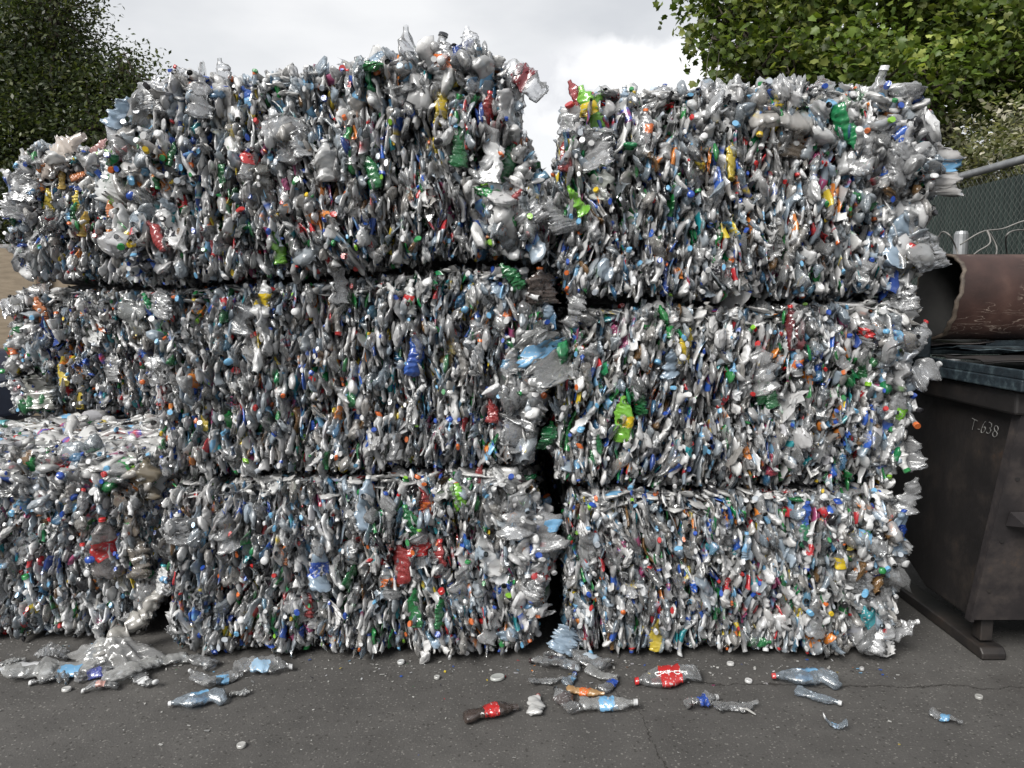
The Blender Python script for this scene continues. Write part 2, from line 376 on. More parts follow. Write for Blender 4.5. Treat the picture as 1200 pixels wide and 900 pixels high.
def proto(kind, r, crush, lo=True):
    n = 11 if lo else 22
    V, nr, ts = rings(kind, n, lo)
    if not lo:   # refine rings
        Vr = V.reshape(nr, n, 3); mid = (Vr[:-1] + Vr[1:]) / 2
        out = np.empty((2 * nr - 1, n, 3)); out[0::2] = Vr; out[1::2] = mid
        ts = list(np.interp(np.arange(2 * nr - 1) / 2, np.arange(nr), ts)); nr = 2 * nr - 1; V = out.reshape(-1, 3)
    f = make_field(r, kind, crush)
    body = f(V)
    l0, l1 = LAB[kind]
    idx = [i for i, t in enumerate(ts) if l0 - 1e-6 <= t <= l1 + 1e-6]
    if len(idx) < 3: idx = list(range(idx[0] - 1, idx[-1] + 2))
    Lb = V.reshape(nr, n, 3)[idx].copy(); Lb[:, :, :2] *= 1.055
    Lb = Lb.reshape(-1, 3)
    # a torn label covers part of the circumference
    lab = f(Lb); lq = grid_quads(len(idx), n)
    span = n if r.random() < .6 else int(n * r.uniform(.5, .85))
    kk = np.arange(len(lq)) % n; lq = lq[kk < span]
    cv, cr = cap_verts(kind, 10 if lo else 24, not lo)
    cap = f(cv)
    return dict(body=(body, grid_quads(nr, n)), label=(lab, lq), cap=(cap, grid_quads(cr, 10 if lo else 24)))
def sheet_proto(r, lo=True):
    n = 9 if lo else 20
    u, v = np.meshgrid(np.linspace(-1, 1, n), np.linspace(-1, 1, n), indexing='ij')
    sx, sz = r.uniform(.03, .07), r.uniform(.05, .10)
    P = np.stack([u * 0, u * sx, v * sz], -1).reshape(-1, 3)
    edge = 1 + .25 * np.sin(np.arctan2(v, u).ravel() * 3 + r.uniform(0, 6)) ; P *= edge[:, None]
    Q = P.copy()
    for _ in range(8):
        k = r.normal(size=3) * 2 * PI / r.uniform(.03, .12)
        P += np.outer((np.abs(np.sin(Q @ k + r.uniform(0, 6))) - .5) * r.uniform(.006, .018), r.normal(size=3))
    i, k = np.meshgrid(np.arange(n - 1), np.arange(n - 1), indexing='ij')
    q = np.stack([i*n+k, i*n+k+1, (i+1)*n+k+1, (i+1)*n+k], -1).reshape(-1, 4)
    return dict(body=(P, q), label=None, cap=None)
pr_ = np.random.default_rng(3)
LO = {}
for kd in PROF: LO[kd] = [proto(kd, pr_, pr_.uniform(.65, 1.0)) for _ in range(16)]
LO['sheet'] = [sheet_proto(pr_) for _ in range(14)]
LOOSE = {kd: [proto(kd, pr_, pr_.uniform(.5, .85)) for _ in range(8)] for kd in PROF}
def mesh_set(p, nm):
    d = {'body': np_mesh(nm, *p['body'], [M['body']])}
    d['label'] = np_mesh('label', *p['label'], [M['label']]) if p['label'] else None
    d['cap'] = np_mesh('cap', *p['cap'], [M['body']], None, False) if p['cap'] else None
    return d
HI = {kd: [mesh_set(proto(kd, pr_, c, False), 'crushed_bottle') for c in ((.45, .55, .65, .75, .8, .9, 1., .75) if kd in ('water', 'soda') else (.7, .8, .85, .9, .95, .8, .9, 1.))] for kd in PROF}
GR = {kd: [mesh_set(proto(kd, pr_, c, False), 'crushed_bottle') for c in (.45, .55, .62, .68, .75, .55, .65, .72)] for kd in PROF}
HI['sheet'] = [mesh_set(sheet_proto(pr_, False), 'plastic_scrap') for _ in range(5)]

# colours -------------------------------------------------------------
CLEAR = [((.93, .94, .95), .34), ((.92, .94, .96), .2), ((.94, .94, .95), .5), ((.68, .82, .96), .4), ((.93, .94, .95), .14), ((.95, .95, .95), .85), ((.94, .95, .96), .66), ((.90, .87, .83), .3), ((.80, .89, .97), .34)]
TINT = [((.03, .32, .08), .75), ((.02, .20, .06), .7), ((.12, .38, .70), .35), ((.25, .55, .80), .4), ((.03, .08, .35), .8), ((.40, .22, .08), .45), ((.85, .85, .84), .9), ((.015, .015, .02), .8), ((.02, .35, .12), .7)]
CAPC = [((.82, .83, .84), 44), ((.03, .10, .50), 11), ((.20, .50, .78), 9), ((.58, .03, .03), 7), ((.78, .18, .04), 6), ((.03, .30, .08), 4), ((.02, .02, .025), 6), ((.85, .60, .04), 2), ((.30, .65, .05), 2), ((.55, .60, .66), 8)]
LABC = [((.04, .14, .60), 20), ((.25, .55, .85), 18), ((.85, .87, .90), 22), ((.62, .04, .05), 12), ((.85, .28, .05), 6), ((.85, .65, .05), 4), ((.04, .30, .08), 6), ((.03, .03, .04), 8), ((.55, .55, .58), 10), ((.02, .30, .35), 4), ((.40, .08, .20), 3)]
def pick(tab, r):
    w = np.array([t[1] for t in tab], float); return tab[r.choice(len(tab), p=w / w.sum())][0]
def look(r):
    if r.random() < .91: c, a = CLEAR[r.integers(len(CLEAR))]; a = a * r.uniform(.7, 1.4); c = tuple(np.array(c) * r.uniform(.8, 1.05))
    else: c, a = TINT[r.integers(len(TINT))]
    cap = pick(CAPC, r) if r.random() < .46 else None
    lab = pick(LABC, r) if r.random() < .6 else None
    return c, a, cap, lab

# ------------------------------------------------------------------ bales
def seg_dist(P, poly):
    """distance of points (n,2) to the closed polygon and inside mask"""
    A, B = poly, np.roll(poly, -1, 0)
    d = B - A; ap = P[:, None] - A[None]
    t = np.clip((ap * d).sum(-1) / (d ** 2).sum(-1), 0, 1)
    dist = np.linalg.norm(ap - t[..., None] * d, axis=-1).min(1)
    c = ((A[:, 1] > P[:, 1:2]) != (B[:, 1] > P[:, 1:2])) & (P[:, 0:1] < (B[:, 0] - A[:, 0]) * (P[:, 1:2] - A[:, 1]) / (B[:, 1] - A[:, 1] + 1e-12) + A[:, 0])
    return dist, c.sum(1) % 2 == 1
def basis(zl, xl):
    z = zl / np.linalg.norm(zl); x = xl - z * (xl @ z); x /= np.linalg.norm(x)
    return np.stack([x, np.cross(z, x), z], 1)
def span(poly, val, ax):
    """extent of the outline across axis 1-ax at coordinate val on axis ax"""
    A, B = poly, np.roll(poly, -1, 0); a, b = A[:, ax], B[:, ax]
    k = (a > val) != (b > val)
    if not k.any(): return None
    t = (val - a[k]) / (b[k] - a[k]); o = A[k, 1 - ax] + (B[k, 1 - ax] - A[k, 1 - ax]) * t
    return o.min(), o.max()
def fit(pos, zl, half, poly, ot, orr, ol):
    r_ = .018
    hz, hx = abs(zl[2]) * half + r_, abs(zl[0]) * half + r_
    e = span(poly, pos[0], 0)
    if e:
        lo, hi = e[0] + hz - .012, e[1] - hz + ot
        pos[2] = (lo + hi) / 2 if lo > hi else min(max(pos[2], lo), hi)
    e = span(poly, pos[2], 1)
    if e:
        lo, hi = e[0] + hx - ol, e[1] - hx + orr
        pos[0] = (lo + hi) / 2 if lo > hi else min(max(pos[0], lo), hi)
def smooth_noise(r, n=7, lo=.15, hi=.6):
    ks = [(r.normal(size=2) * 2 * PI / r.uniform(lo, hi) / 1.2, r.uniform(0, 6.3)) for _ in range(n)]
    return lambda P: sum(np.sin(P @ k + p) for k, p in ks) / math.sqrt(n)
HEROES = []   # (px, py, kind, length px, angle deg (0 upright, + leans right), body (rgb,a) or None, cap rgb/None, label rgb/None, label text)
WHT, BLU, LBL, RED, ORG, GRN, LIM, YEL, BLK, DRK = (.8,.81,.82), (.03,.10,.50), (.22,.50,.80), (.62,.03,.03), (.80,.18,.03), (.03,.30,.08), (.22,.62,.04), (.85,.62,.03), (.015,.015,.02), (.22,.02,.03)
CL, CG, CB = ((.91,.92,.94), .28), ((.03,.28,.07), .72), ((.55,.72,.9), .5)
def H(px, py, kind, ln, ang=0, body=CL, cap=None, lab=None, text=None, out=.0):
    HEROES.append((px, py, kind, ln, ang, body, cap, lab, text, out))
GB, GL, WB, BB = ((.03,.26,.08), .65), ((.24,.60,.06), .8), ((.86,.87,.87), .7), ((.05,.16,.62), .75)
YB, OB, RB = ((.80,.62,.08), .8), ((.80,.28,.10), .7), ((.58,.07,.07), .55)
# centre top
H(292,118,'water',38,-20,BB,None,LBL,'bright blue bottle'); H(260,206,'soda',30,180,GB); H(293,185,'water',52,5,CL,None,RED)
H(432,200,'soda',52,-25,GB); H(540,170,'soda',58,8,GB); H(592,192,'soda',62,28,((.02,.16,.06),.85),RED)
H(573,178,'big',78,3,CL,WHT,WHT); H(514,72,'soda',84,14,CL,BLK,ORG,'bottle with black cap and orange label',.02); H(547,58,'big',66,-10,CL)
H(519,122,'water',48,8,YB,None,YEL); H(612,88,'big',75,-55,CL,None,DRK,None,.02); H(572,130,'soda',46,10,RB,RED); H(600,238,'soda',42,35,RB)
H(183,276,'water',44,-30,RB); H(326,286,'water',46,-10,GL); H(385,188,'jug',55,-12,WB,WHT); H(330,158,'jug',78,-15,CL); H(140,132,'big',46,30,CB)
H(222,88,'soda',36,-60,CL,RED); H(408,98,'water',30,0,CL,RED,RED); H(480,70,'big',70,-8,CL); H(440,75,'big',60,4,CB); H(180,110,'jug',60,10,CL); H(260,95,'big',55,-8,CL)
H(355,165,'jug',50,-15,CL); H(305,205,'big',95,-25,((.5,.5,.47),.3)); H(200,180,'water',34,15,GB); H(600,115,'big',80,15,CL); H(560,95,'jug',70,5,CL)
H(128,215,'jug',60,10,WB); H(130,240,'water',34,5,OB); H(615,245,'jug',60,-30,CL); H(413,178,'water',34,0,CL,ORG); H(210,300,'soda',30,10,CL,GRN)
H(235,115,'jug',64,6,CL,None,None,None,.02); H(500,110,'water',52,10,CL,None,YEL)
# right top
H(674,236,'big',44,-35,GL,None,None,'lime green bottle',.02); H(688,128,'soda',62,-20,GL,None,YEL,None,.01); H(700,122,'water',34,30,GL); H(674,112,'water',40,-30,RB)
H(664,180,'soda',48,10,RB,BLU); H(706,216,'jug',46,10,((.75,.78,.72),.7),BLU); H(1026,118,'soda',74,4,CL,WHT,LBL,'upright bottle with white cap'); H(918,104,'jug',62,-70,CL,ORG)
H(1096,196,'jug',74,0,((.8,.78,.77),.55),BLK,LBL,'large clear bottle with black cap',.02); H(858,188,'water',46,0,YB,GRN); H(1000,118,'soda',34,60,GB,GRN); H(1052,280,'big',70,15,CB,WHT)
H(1012,236,'soda',40,-40,GB); H(920,160,'jug',60,8,((.42,.34,.26),.4)); H(1055,190,'jug',80,10,CL,None,None,None,.02); H(1080,150,'jug',62,-10,CL); H(1075,255,'big',75,20,CL)
H(868,165,'soda',40,0,CL,RED,RED); H(700,170,'jug',70,-20,CL); H(775,115,'big',56,4,CL,BLU); H(850,108,'big',60,80,CL); H(965,108,'jug',58,-10,CL); H(1010,170,'big',80,8,CL)
H(732,120,'water',40,0,CB,WHT); H(955,200,'soda',60,5,CL,ORG); H(755,150,'soda',46,5,CL,ORG,ORG); H(655,250,'jug',66,-25,CL); H(668,142,'jug',45,10,CL); H(1088,290,'jug',70,-12,CL,WHT)
H(940,318,'soda',30,0,CL,ORG); H(1010,315,'jug',46,10,CL); H(885,232,'water',26,60,CL,ORG); H(1060,335,'big',50,-60,CL,GRN)
# right middle
H(729,492,'soda',64,2,GL,None,YEL,'yellow label on green bottle',.02); H(699,527,'soda',44,8,GB); H(893,432,'big',70,-10,CL,None,None,None,.01); H(903,462,'soda',40,-12,GB,None,None,None,.02); H(983,420,'water',40,-40,CL,YEL)
H(1008,430,'soda',36,10,GB); H(1010,388,'soda',56,6,CL,ORG,RED,'bottle with red label and orange cap',.02); H(1100,505,'jug',92,25,CL,WHT,LBL,'large ribbed bottle leaning out of the side',.02); H(1086,436,'jug',56,60,CL,WHT)
H(1047,482,'soda',66,10,CL,LIM,GL[0]); H(930,385,'soda',60,-6,((.2,.03,.04),.7),RED); H(645,512,'big',50,10,((.03,.3,.1),.6),GRN); H(802,405,'water',50,0,YB,None,YEL); H(893,455,'soda',46,-8,GB)
H(1075,400,'big',60,30,CL,RED); H(1058,345,'jug',60,0,CL); H(935,425,'water',40,-5,WB,None,ORG); H(785,425,'big',42,0,CB); H(960,470,'big',50,0,((.3,.33,.36),.4),BLU); H(1070,530,'jug',60,-10,CL)
H(745,470,'soda',50,-5,GB); H(690,420,'jug',50,20,CL); H(673,360,'big',60,25,CL,LBL); H(905,545,'soda',36,8,((.5,.06,.1),.7)); H(1065,580,'big',55,15,CL); H(1095,440,'jug',50,-80,CL)
# centre middle
H(230,366,'water',34,0,CL,YEL,YEL); H(307,350,'big',50,4,WB,None,YEL,'bottle with yellow and white label',.015); H(486,415,'soda',58,5,BB,RED,BLU,'blue bottle with red cap'); H(525,408,'soda',50,10,((.55,.42,.22),.6),None,(.7,.6,.25))
H(638,412,'jug',92,-25,((.55,.56,.56),.3),None,LBL,'large clear jug with pale blue band',.03); H(622,474,'jug',74,20,CL); H(617,520,'big',56,0,((.4,.4,.4),.45)); H(478,350,'soda',48,5,WB,WHT,RED); H(597,325,'soda',50,-25,GB)
H(566,335,'big',62,-50,CL,WHT,WHT); H(285,370,'jug',56,15,((.5,.52,.55),.35)); H(190,355,'jug',54,10,CL); H(590,365,'soda',50,20,CL,ORG,ORG); H(640,370,'soda',44,5,CB,LBL); H(585,345,'big',50,-30,CB,WHT)
H(185,430,'jug',50,0,CL,WHT); H(190,460,'water',36,0,RB); H(565,385,'big',60,0,CL); H(600,505,'jug',60,5,CL,WHT); H(430,480,'water',40,5,CL,WHT,WHT); H(410,460,'soda',40,-8,GB,RED); H(575,480,'soda',40,5,RB,WHT)
H(600,430,'soda',40,0,CL,BLU); H(635,335,'jug',50,0,((.25,.2,.18),.5),ORG); H(240,490,'water',32,10,YB); H(560,420,'soda',50,10,CL,ORG); H(395,330,'big',54,5,CL,GRN); H(460,520,'soda',44,5,CL)
# centre bottom
H(498,592,'soda',60,5,RB,RED,ORG,'bottle with red and orange label'); H(478,612,'soda',52,0,GB,GRN); H(453,682,'soda',64,0,CL,RED,ORG,'clear bottle with red cap and orange label',.02); H(487,712,'water',50,0,GB,None,None,None,.01); H(517,718,'soda',52,4,GB,None,None,None,.01)
H(595,684,'big',44,0,BB,None,BLU); H(573,590,'big',64,-30,WB,None,WHT); H(360,706,'water',40,0,RB,RED); H(375,665,'big',60,0,CB,WHT,BLU,'clear bottle with dark blue label'); H(333,648,'water',34,0,OB); H(572,648,'big',62,-25,WB,WHT,WHT)
H(640,620,'jug',76,-15,CL,None,LBL); H(625,680,'jug',60,20,CL); H(192,678,'jug',44,10,WB,(.02,.35,.42),LBL); H(535,580,'soda',46,-20,GL,None,LIM); H(607,600,'big',74,10,CL); H(470,660,'soda',60,-5,RB,WHT); H(540,680,'big',70,12,CL,GRN)
H(490,640,'big',60,4,CL,LIM,RED); H(515,655,'water',46,0,RB,RED); H(575,730,'big',54,20,CL,BLU); H(600,745,'big',46,60,CB); H(265,620,'big',62,-10,CL); H(210,620,'jug',60,5,CL,WHT); H(430,590,'big',70,0,CB,WHT); H(455,600,'big',56,10,CL,BLU)
H(560,560,'soda',40,15,RB,WHT); H(410,650,'big',66,4,CL); H(345,715,'jug',50,0,CL); H(520,750,'water',36,60,CB,BLU)
# right bottom
H(798,588,'water',26,0,YB,YEL); H(943,602,'water',38,0,BB,BLU); H(740,682,'water',40,0,CL,YEL,YEL); H(982,657,'soda',54,2,CL,None,YEL,'bottle with yellow label'); H(998,633,'water',26,0,YB); H(888,752,'soda',34,90,GB,GRN)
H(1052,622,'big',62,5,CB,BLU,BLU); H(771,742,'water',48,4,YB,BLU); H(1020,735,'jug',74,35,CL,WHT); H(1040,690,'big',56,0,CL,WHT); H(1008,680,'jug',48,0,CL,WHT); H(875,640,'water',40,0,CB,LBL,LBL); H(722,590,'soda',30,0,CL,GRN)
H(665,745,'jug',46,20,CB); H(690,640,'big',60,2,CL,LBL); H(955,720,'big',60,0,CL); H(960,640,'big',56,6,((.3,.32,.33),.4)); H(1030,640,'jug',50,10,CL); H(943,625,'soda',40,0,((.05,.3,.15),.7),GRN); H(1048,738,'big',60,75,CL,WHT)
# left bottom
H(124,640,'big',82,2,((.6,.55,.54),.3),RED,RED,'large bottle with red label',.03); H(128,548,'soda',34,0,CL,LBL); H(47,592,'water',26,0,OB,ORG); H(190,547,'soda',32,0,CL,BLU,BLU); H(95,590,'soda',40,20,CL,RED); H(170,560,'jug',60,10,((.33,.28,.2),.6))
H(150,600,'big',60,-10,((.42,.36,.30),.45)); H(60,625,'soda',44,15,CL,RED); H(135,700,'jug',60,30,CL,WHT); H(160,650,'big',70,-5,((.45,.4,.34),.4)); H(75,620,'water',30,0,CB,LBL); H(100,655,'soda',46,0,CL,RED); H(168,700,'big',90,30,CL,WHT); H(25,640,'big',50,0,CL)
# left middle, left top
H(118,386,'jug',40,10,WB,None,ORG); H(14,410,'soda',34,0,WB,ORG,ORG); H(46,412,'soda',36,-20,WB,ORG); H(42,473,'big',40,80,GB); H(95,466,'water',28,10,YB,YEL); H(25,355,'jug',54,50,CL); H(48,455,'jug',52,0,((.5,.5,.46),.5)); H(45,365,'soda',44,5,OB); H(75,435,'water',36,0,YB)
H(132,430,'jug',50,0,CL); H(150,370,'jug',56,0,((.4,.42,.42),.4)); H(40,345,'big',50,60,CL)
H(56,237,'big',36,0,YB,None,None,'yellow crushed container',.02); H(90,236,'water',26,0,YB,YEL); H(88,250,'soda',34,0,GB); H(72,210,'water',26,0,((.75,.5,.1),.8)); H(92,205,'soda',24,70,OB); H(76,186,'soda',24,90,WB,YEL); H(119,182,'water',28,70,GL)
H(98,262,'water',34,10,((.75,.5,.1),.8)); H(66,176,'soda',92,72,((.7,.62,.56),.85),None,None,'long pale pink plastic wrapping',.02); H(30,215,'jug',52,0,CL); H(20,240,'jug',50,0,CL); H(22,265,'water',24,60,CB); H(88,322,'soda',24,90,CL,YEL); H(115,172,'soda',28,50,((.7,.4,.38),.7))

def bale(label, poly_px, Y0, depth, dens=1., loose=(), quiet=False, seed=0, wires=(.16, .38, .62, .85), shear=0.):
    r = np.random.default_rng(100 + seed)
    poly = np.array([at_y(px, py, Y0)[[0, 2]] for px, py in poly_px])
    if seed < 7: poly[:, 1] += .010 * np.sign(poly[:, 1] - poly[:, 1].mean())
    poly[:, 1] = np.maximum(poly[:, 1], .015)
    mn, mx = poly.min(0), poly.max(0); cen = (mn + mx) / 2
    w, h = mx - mn
    wx = [mn[0] + w * f for f in wires]
    nz, flow = smooth_noise(r), smooth_noise(r, 5, .5, 1.4)
    loosef = smooth_noise(r, 5, .3, .8)
    base = Vector((cen[0], Y0 + depth / 2, mn[1]))
    root = empty('plastic_bale', base)
    tag(root, label, 'bale', 'bales of crushed plastic bottles stacked in the yard')
    bv = np.array(base)
    def looseness(P):
        v = np.zeros(len(P)) + .10 * (loosef(P) > .9)
        if 'top' in loose: v = np.maximum(v, sstep(mx[1] - .30, mx[1] - .03, P[:, 1] + .1 * loosef(P)))
        if 'right' in loose: v = np.maximum(v, sstep(mx[0] - .28, mx[0] - .03, P[:, 0] + .08 * loosef(P)))
        if 'left' in loose: v = np.maximum(v, sstep(mn[0] + .28, mn[0] + .03, P[:, 0] + .08 * loosef(P)))
        return v
    RR = .095
    def surf_y(P, e):
        k = np.clip(1 - e / RR, 0, 1)
        y = Y0 + RR * (1 - np.sqrt(np.maximum(1 - k * k, 0))) * 1.0 + .028 * nz(P)
        for x in wx: y += .028 * np.exp(-((P[:, 0] - x - .02 * np.sin(P[:, 1] * 9 + x)) / .022) ** 2)
        return y
    spots = []   # (pos, normal kind, loose)
    n = int(w * h * 2700 * dens)
    P = mn + r.random((int(n * 1.15), 2)) * (mx - mn)
    e, ins = seg_dist(P, poly); P, e = P[ins], e[ins]
    lay = r.random(len(P)) ** 1.15 * .115
    y = surf_y(P, e) + lay
    lo = looseness(P)
    for i in range(len(P)): spots.append((np.array([P[i, 0], y[i], P[i, 1]]), 'f', lo[i], lay[i], e[i]))
    # sides, top and underside all round the outline
    A, B = poly, np.roll(poly, -1, 0); ln = np.linalg.norm(B - A, axis=1); per = ln.sum()
    area = 0.5 * np.sum(A[:, 0] * B[:, 1] - B[:, 0] * A[:, 1]); sg = 1 if area > 0 else -1
    m = int(per * depth * (420 if seed != 7 else 620) * dens)
    si = r.choice(len(A), m, p=ln / per); t = r.random(m)
    # crowd the sides towards the front edge
    dd = .03 + (r.random(m) ** 1.5) * (depth - .08)
    for i in range(m):
        a, b = A[si[i]], B[si[i]]; d = (b - a) / ln[si[i]]; nin = np.array([-d[1], d[0]]) * sg
        inn = r.random() * .08 + (.03 if nin[1] > .5 else 0)
        q = a + (b - a) * t[i] + nin * inn
        if nin[1] > .5 and r.random() < .6: continue
        spots.append((np.array([q[0], Y0 + dd[i], q[1]]), 't' if nin[1] < -.6 else 's', float(looseness(q[None])[0]), inn + .03, 0.))
    VV, QQ, CC, SM, off = [], [], [], [], 0
    parts = []
    kinds = list(PROF) + ['sheet']
    for s_i, (pos, face, lz, lay_, ed) in enumerate(spots):
        lzb = r.random() < lz * .65
        kd = kinds[r.choice(5, p=[.48, .34, .10, .02, .06] if lzb else [.48, .30, .09, .02, .11])]
        src = (LOOSE[kd] if lzb and kd != 'sheet' else LO[kd]); p = src[r.integers(len(src))]
        th = flow(pos[None, [0, 2]])[0] * .28 + r.normal() * (.65 if lzb else .22)
        up = 1 if r.random() < .5 else -1
        tilt = r.normal() * .45
        if r.random() < .28: tilt = r.uniform(.9, 1.5) * (1 if r.random() < .5 else -1)
        zl = np.array([math.sin(th) * math.cos(tilt), -math.sin(tilt), math.cos(th) * math.cos(tilt)]) * up
        xl = np.array([1, r.normal() * .22, r.normal() * .12]) if not lzb else r.normal(size=3)
        if face == 't' and r.random() < .85:
            an = r.uniform(0, 6.3); zl = np.array([math.cos(an), math.sin(an), r.normal() * .15]); xl = np.array([r.normal() * .25, r.normal() * .25, 1.])
        B3 = basis(zl, xl)
        s = r.uniform(.54, .90) if not lzb else r.uniform(.64, .95)
        if kd in ('big', 'jug') and not lzb: s *= .72
        Lk = PROF[kd][0] if kd in PROF else .14
        fit(pos, zl, Lk * s * .5, poly, (.04 if 'top' in loose else .0), (.03 if 'right' in loose else 0.), (.03 if 'left' in loose else 0.))
        pos[0] += (pos[1] - Y0) * shear
        if pos[2] < .12: pos[2] = max(pos[2], .06)
        c, a, cap, lab = look(r)
        if lab is not None and r.random() < .45:
            cell = (int(pos[0] / .13 + 50), int(pos[2] / .17 + 50), seed); lab = LABC[(cell[0] * 7 + cell[1] * 13 + cell[2] * 5) % len(LABC)][0]
        if kd == 'jug' and r.random() < .8: lab = None
        if kd in ('big', 'jug') and c not in [q_[0] for q_ in CLEAR] and max(c) - min(c) > .2: c, a = (.90, .91, .93), .4
        if kd == 'sheet':
            if r.random() < .5: c, a, s = pick(LABC, r), .93, s * r.uniform(.35, .65)
        if face == 't' and r.random() < .7: c, a = (.86, .86, .85), r.uniform(.5, .85)  # top pieces whitened in colour to echo light falling on bale tops
        if face == 'f' and lay_ < .022 and len(parts) < 400 and not quiet:
            parts.append((pos, B3, s, kd, c, a, cap, lab, lzb)); continue
        # keep above the ground
        for nm, cc, aa in (('body', c, a), ('cap', cap, 1.), ('label', lab, .92)):
            if cc is None or p[nm] is None: continue
            V, Q = p[nm]
            W = (V * (s * np.array([.6 if not lzb else .9, 1, 1]))) @ B3.T + pos - bv
            low = W[:, 2].min() + bv[2]
            if low < .004: W[:, 2] = np.where(W[:, 2] + bv[2] < .004, .004 - bv[2] + r.random() * .004, W[:, 2])
            col = np.empty((len(V), 4)); col[:, :3] = cc; col[:, 3] = aa
            if nm == 'label':
                k = 11; c2 = pick(LABC, r); row = (np.arange(len(V)) // k) % 2 == r.integers(2)
                if r.random() < .5: col[row, :3] = c2
            VV.append(W); QQ.append(Q + off); SM.append(np.full(len(Q), nm != 'cap')); CC.append(col); off += len(V)
    # heroes of this bale come first among the parts, then the largest of the outermost bottles
    my = []
    if not quiet:
        hp = np.array([[h_[0], h_[1]] for h_ in HEROES], float)
        pw = np.array([at_y(a_, b_, Y0 + .02)[[0, 2]] for a_, b_ in hp])
        e2, in2 = seg_dist(pw, poly)
        my = [i for i in range(len(HEROES)) if (in2[i] or e2[i] < .09) and i not in TAKEN]
        # sit in the bale only when it is on this wall (front heroes are never on a hidden bale)
        my = [i for i in my if OWN(i, seed)]
        TAKEN.update(my)
    made = 0
    for i in my:
        px, py, kd, lnp, ang, body, cap, lab, text, out = HEROES[i]
        pos2 = at_y(px, py, Y0)
        ee, ii = seg_dist(pos2[None, [0, 2]], poly)
        yy = Y0 if not ii[0] else surf_y(pos2[None, [0, 2]], ee)[0]
        yy = min(yy, Y0 + .03) - .016 - out if ii[0] else yy + .02
        pos = at_y(px, py, yy)
        mpp = yy / F * 1.01
        s = lnp * mpp / PROF[kd][0] * (.85 if kd == 'jug' and body is CL else 1.)
        a_ = math.radians(ang); tl = r.normal() * .15
        zl = np.array([math.sin(a_), -math.sin(tl), math.cos(a_)]); xl = np.array([r.normal() * .5, -1., .2])
        place_part(root, bv, pos, basis(zl, xl), s, kd, body[0], body[1], cap, lab, r, text, hero=True); made += 1
    parts.sort(key=lambda q: -q[2] * PROF.get(q[3], (.13, 0))[0])
    for j, q in enumerate(parts):
        if j < 100 - made:
            pos, B3, s, kd, c, a, cap, lab, lzb = q
            pos = pos.copy(); pos[1] -= .006
            place_part(root, bv, pos, B3, s * 1.05, kd, c, a, cap, lab, r, None)
        else:
            pos, B3, s, kd, c, a, cap, lab, lzb = q
            src = (LOOSE[kd] if lzb and kd != 'sheet' else LO[kd]); p = src[r.integers(len(src))]
            for nm, cc, aa in (('body', c, a), ('cap', cap, 1.), ('label', lab, .92)):
                if cc is None or p[nm] is None: continue
                V, Q = p[nm]; W = (V * s) @ B3.T + pos - bv
                W[:, 2] = np.maximum(W[:, 2], .004 - bv[2])
                col = np.empty((len(V), 4)); col[:, :3] = cc; col[:, 3] = aa
                VV.append(W); QQ.append(Q + off); SM.append(np.full(len(Q), nm != 'cap')); CC.append(col); off += len(V)
    nq = sum(len(q) for q in QQ)
    # packed core: dark stand-in for the shaded inside, closes see-through seams
    K = len(poly)
    segs = 6
    ys = [Y0 + .13, Y0 + .22, Y0 + .32, Y0 + .6, Y0 + .9, Y0 + depth]
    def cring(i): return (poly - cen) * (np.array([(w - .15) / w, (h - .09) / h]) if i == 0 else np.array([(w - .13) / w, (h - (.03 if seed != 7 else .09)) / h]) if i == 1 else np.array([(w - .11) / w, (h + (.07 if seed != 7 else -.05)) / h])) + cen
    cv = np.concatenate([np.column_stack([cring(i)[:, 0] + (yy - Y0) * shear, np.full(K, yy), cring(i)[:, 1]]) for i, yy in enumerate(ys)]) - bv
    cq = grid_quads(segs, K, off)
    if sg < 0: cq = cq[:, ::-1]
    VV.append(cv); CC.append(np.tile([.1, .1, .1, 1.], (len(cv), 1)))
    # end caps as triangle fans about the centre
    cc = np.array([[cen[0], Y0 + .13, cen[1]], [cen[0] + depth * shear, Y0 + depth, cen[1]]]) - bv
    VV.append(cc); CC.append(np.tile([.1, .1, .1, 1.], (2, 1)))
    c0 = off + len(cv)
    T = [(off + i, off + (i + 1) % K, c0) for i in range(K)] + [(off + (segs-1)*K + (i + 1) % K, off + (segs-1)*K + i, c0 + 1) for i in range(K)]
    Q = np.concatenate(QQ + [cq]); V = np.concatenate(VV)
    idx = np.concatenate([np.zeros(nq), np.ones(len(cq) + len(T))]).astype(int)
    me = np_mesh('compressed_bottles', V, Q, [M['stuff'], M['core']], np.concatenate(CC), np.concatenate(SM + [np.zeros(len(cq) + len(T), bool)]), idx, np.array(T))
    o = link(bpy.data.objects.new('compressed_bottles', me), root); tag(o, kind='stuff')
    if not quiet:
        for x in wx:
            zs = np.linspace(mn[1] + .03, mx[1] - .03, 16); pts = []
            Pz = np.stack([np.full(16, x) + .006 * np.sin(zs * 14 + x * 7), zs], 1)
            ez, iz = seg_dist(Pz, poly); yz = surf_y(Pz, np.where(iz, ez, 0)) + .012
            pts = [(Pz[k, 0] - bv[0], yz[k] - bv[1] - .004, zs[k] - bv[2]) for k in range(16) if iz[k]]
            if len(pts) < 3: continue
            top, bot = pts[-1], pts[0]
            back = depth / 2
            pts = [(bot[0], back, bot[2])] + pts + [(top[0], back, top[2])]
            b_ = MB(); b_.tube(pts, .0016, 5); b_.build('baling_wire', M['wire'], root, smooth=True)
    return root, surf_y, poly
TAKEN = set()
def OWN(i, seed):
    px, py = HEROES[i][:2]
    if seed in (7, 8, 9): return px < 180
    if px < 120 and py < 560: return False
    if px < 178 and py > 520 and seed != 7: return False
    return True
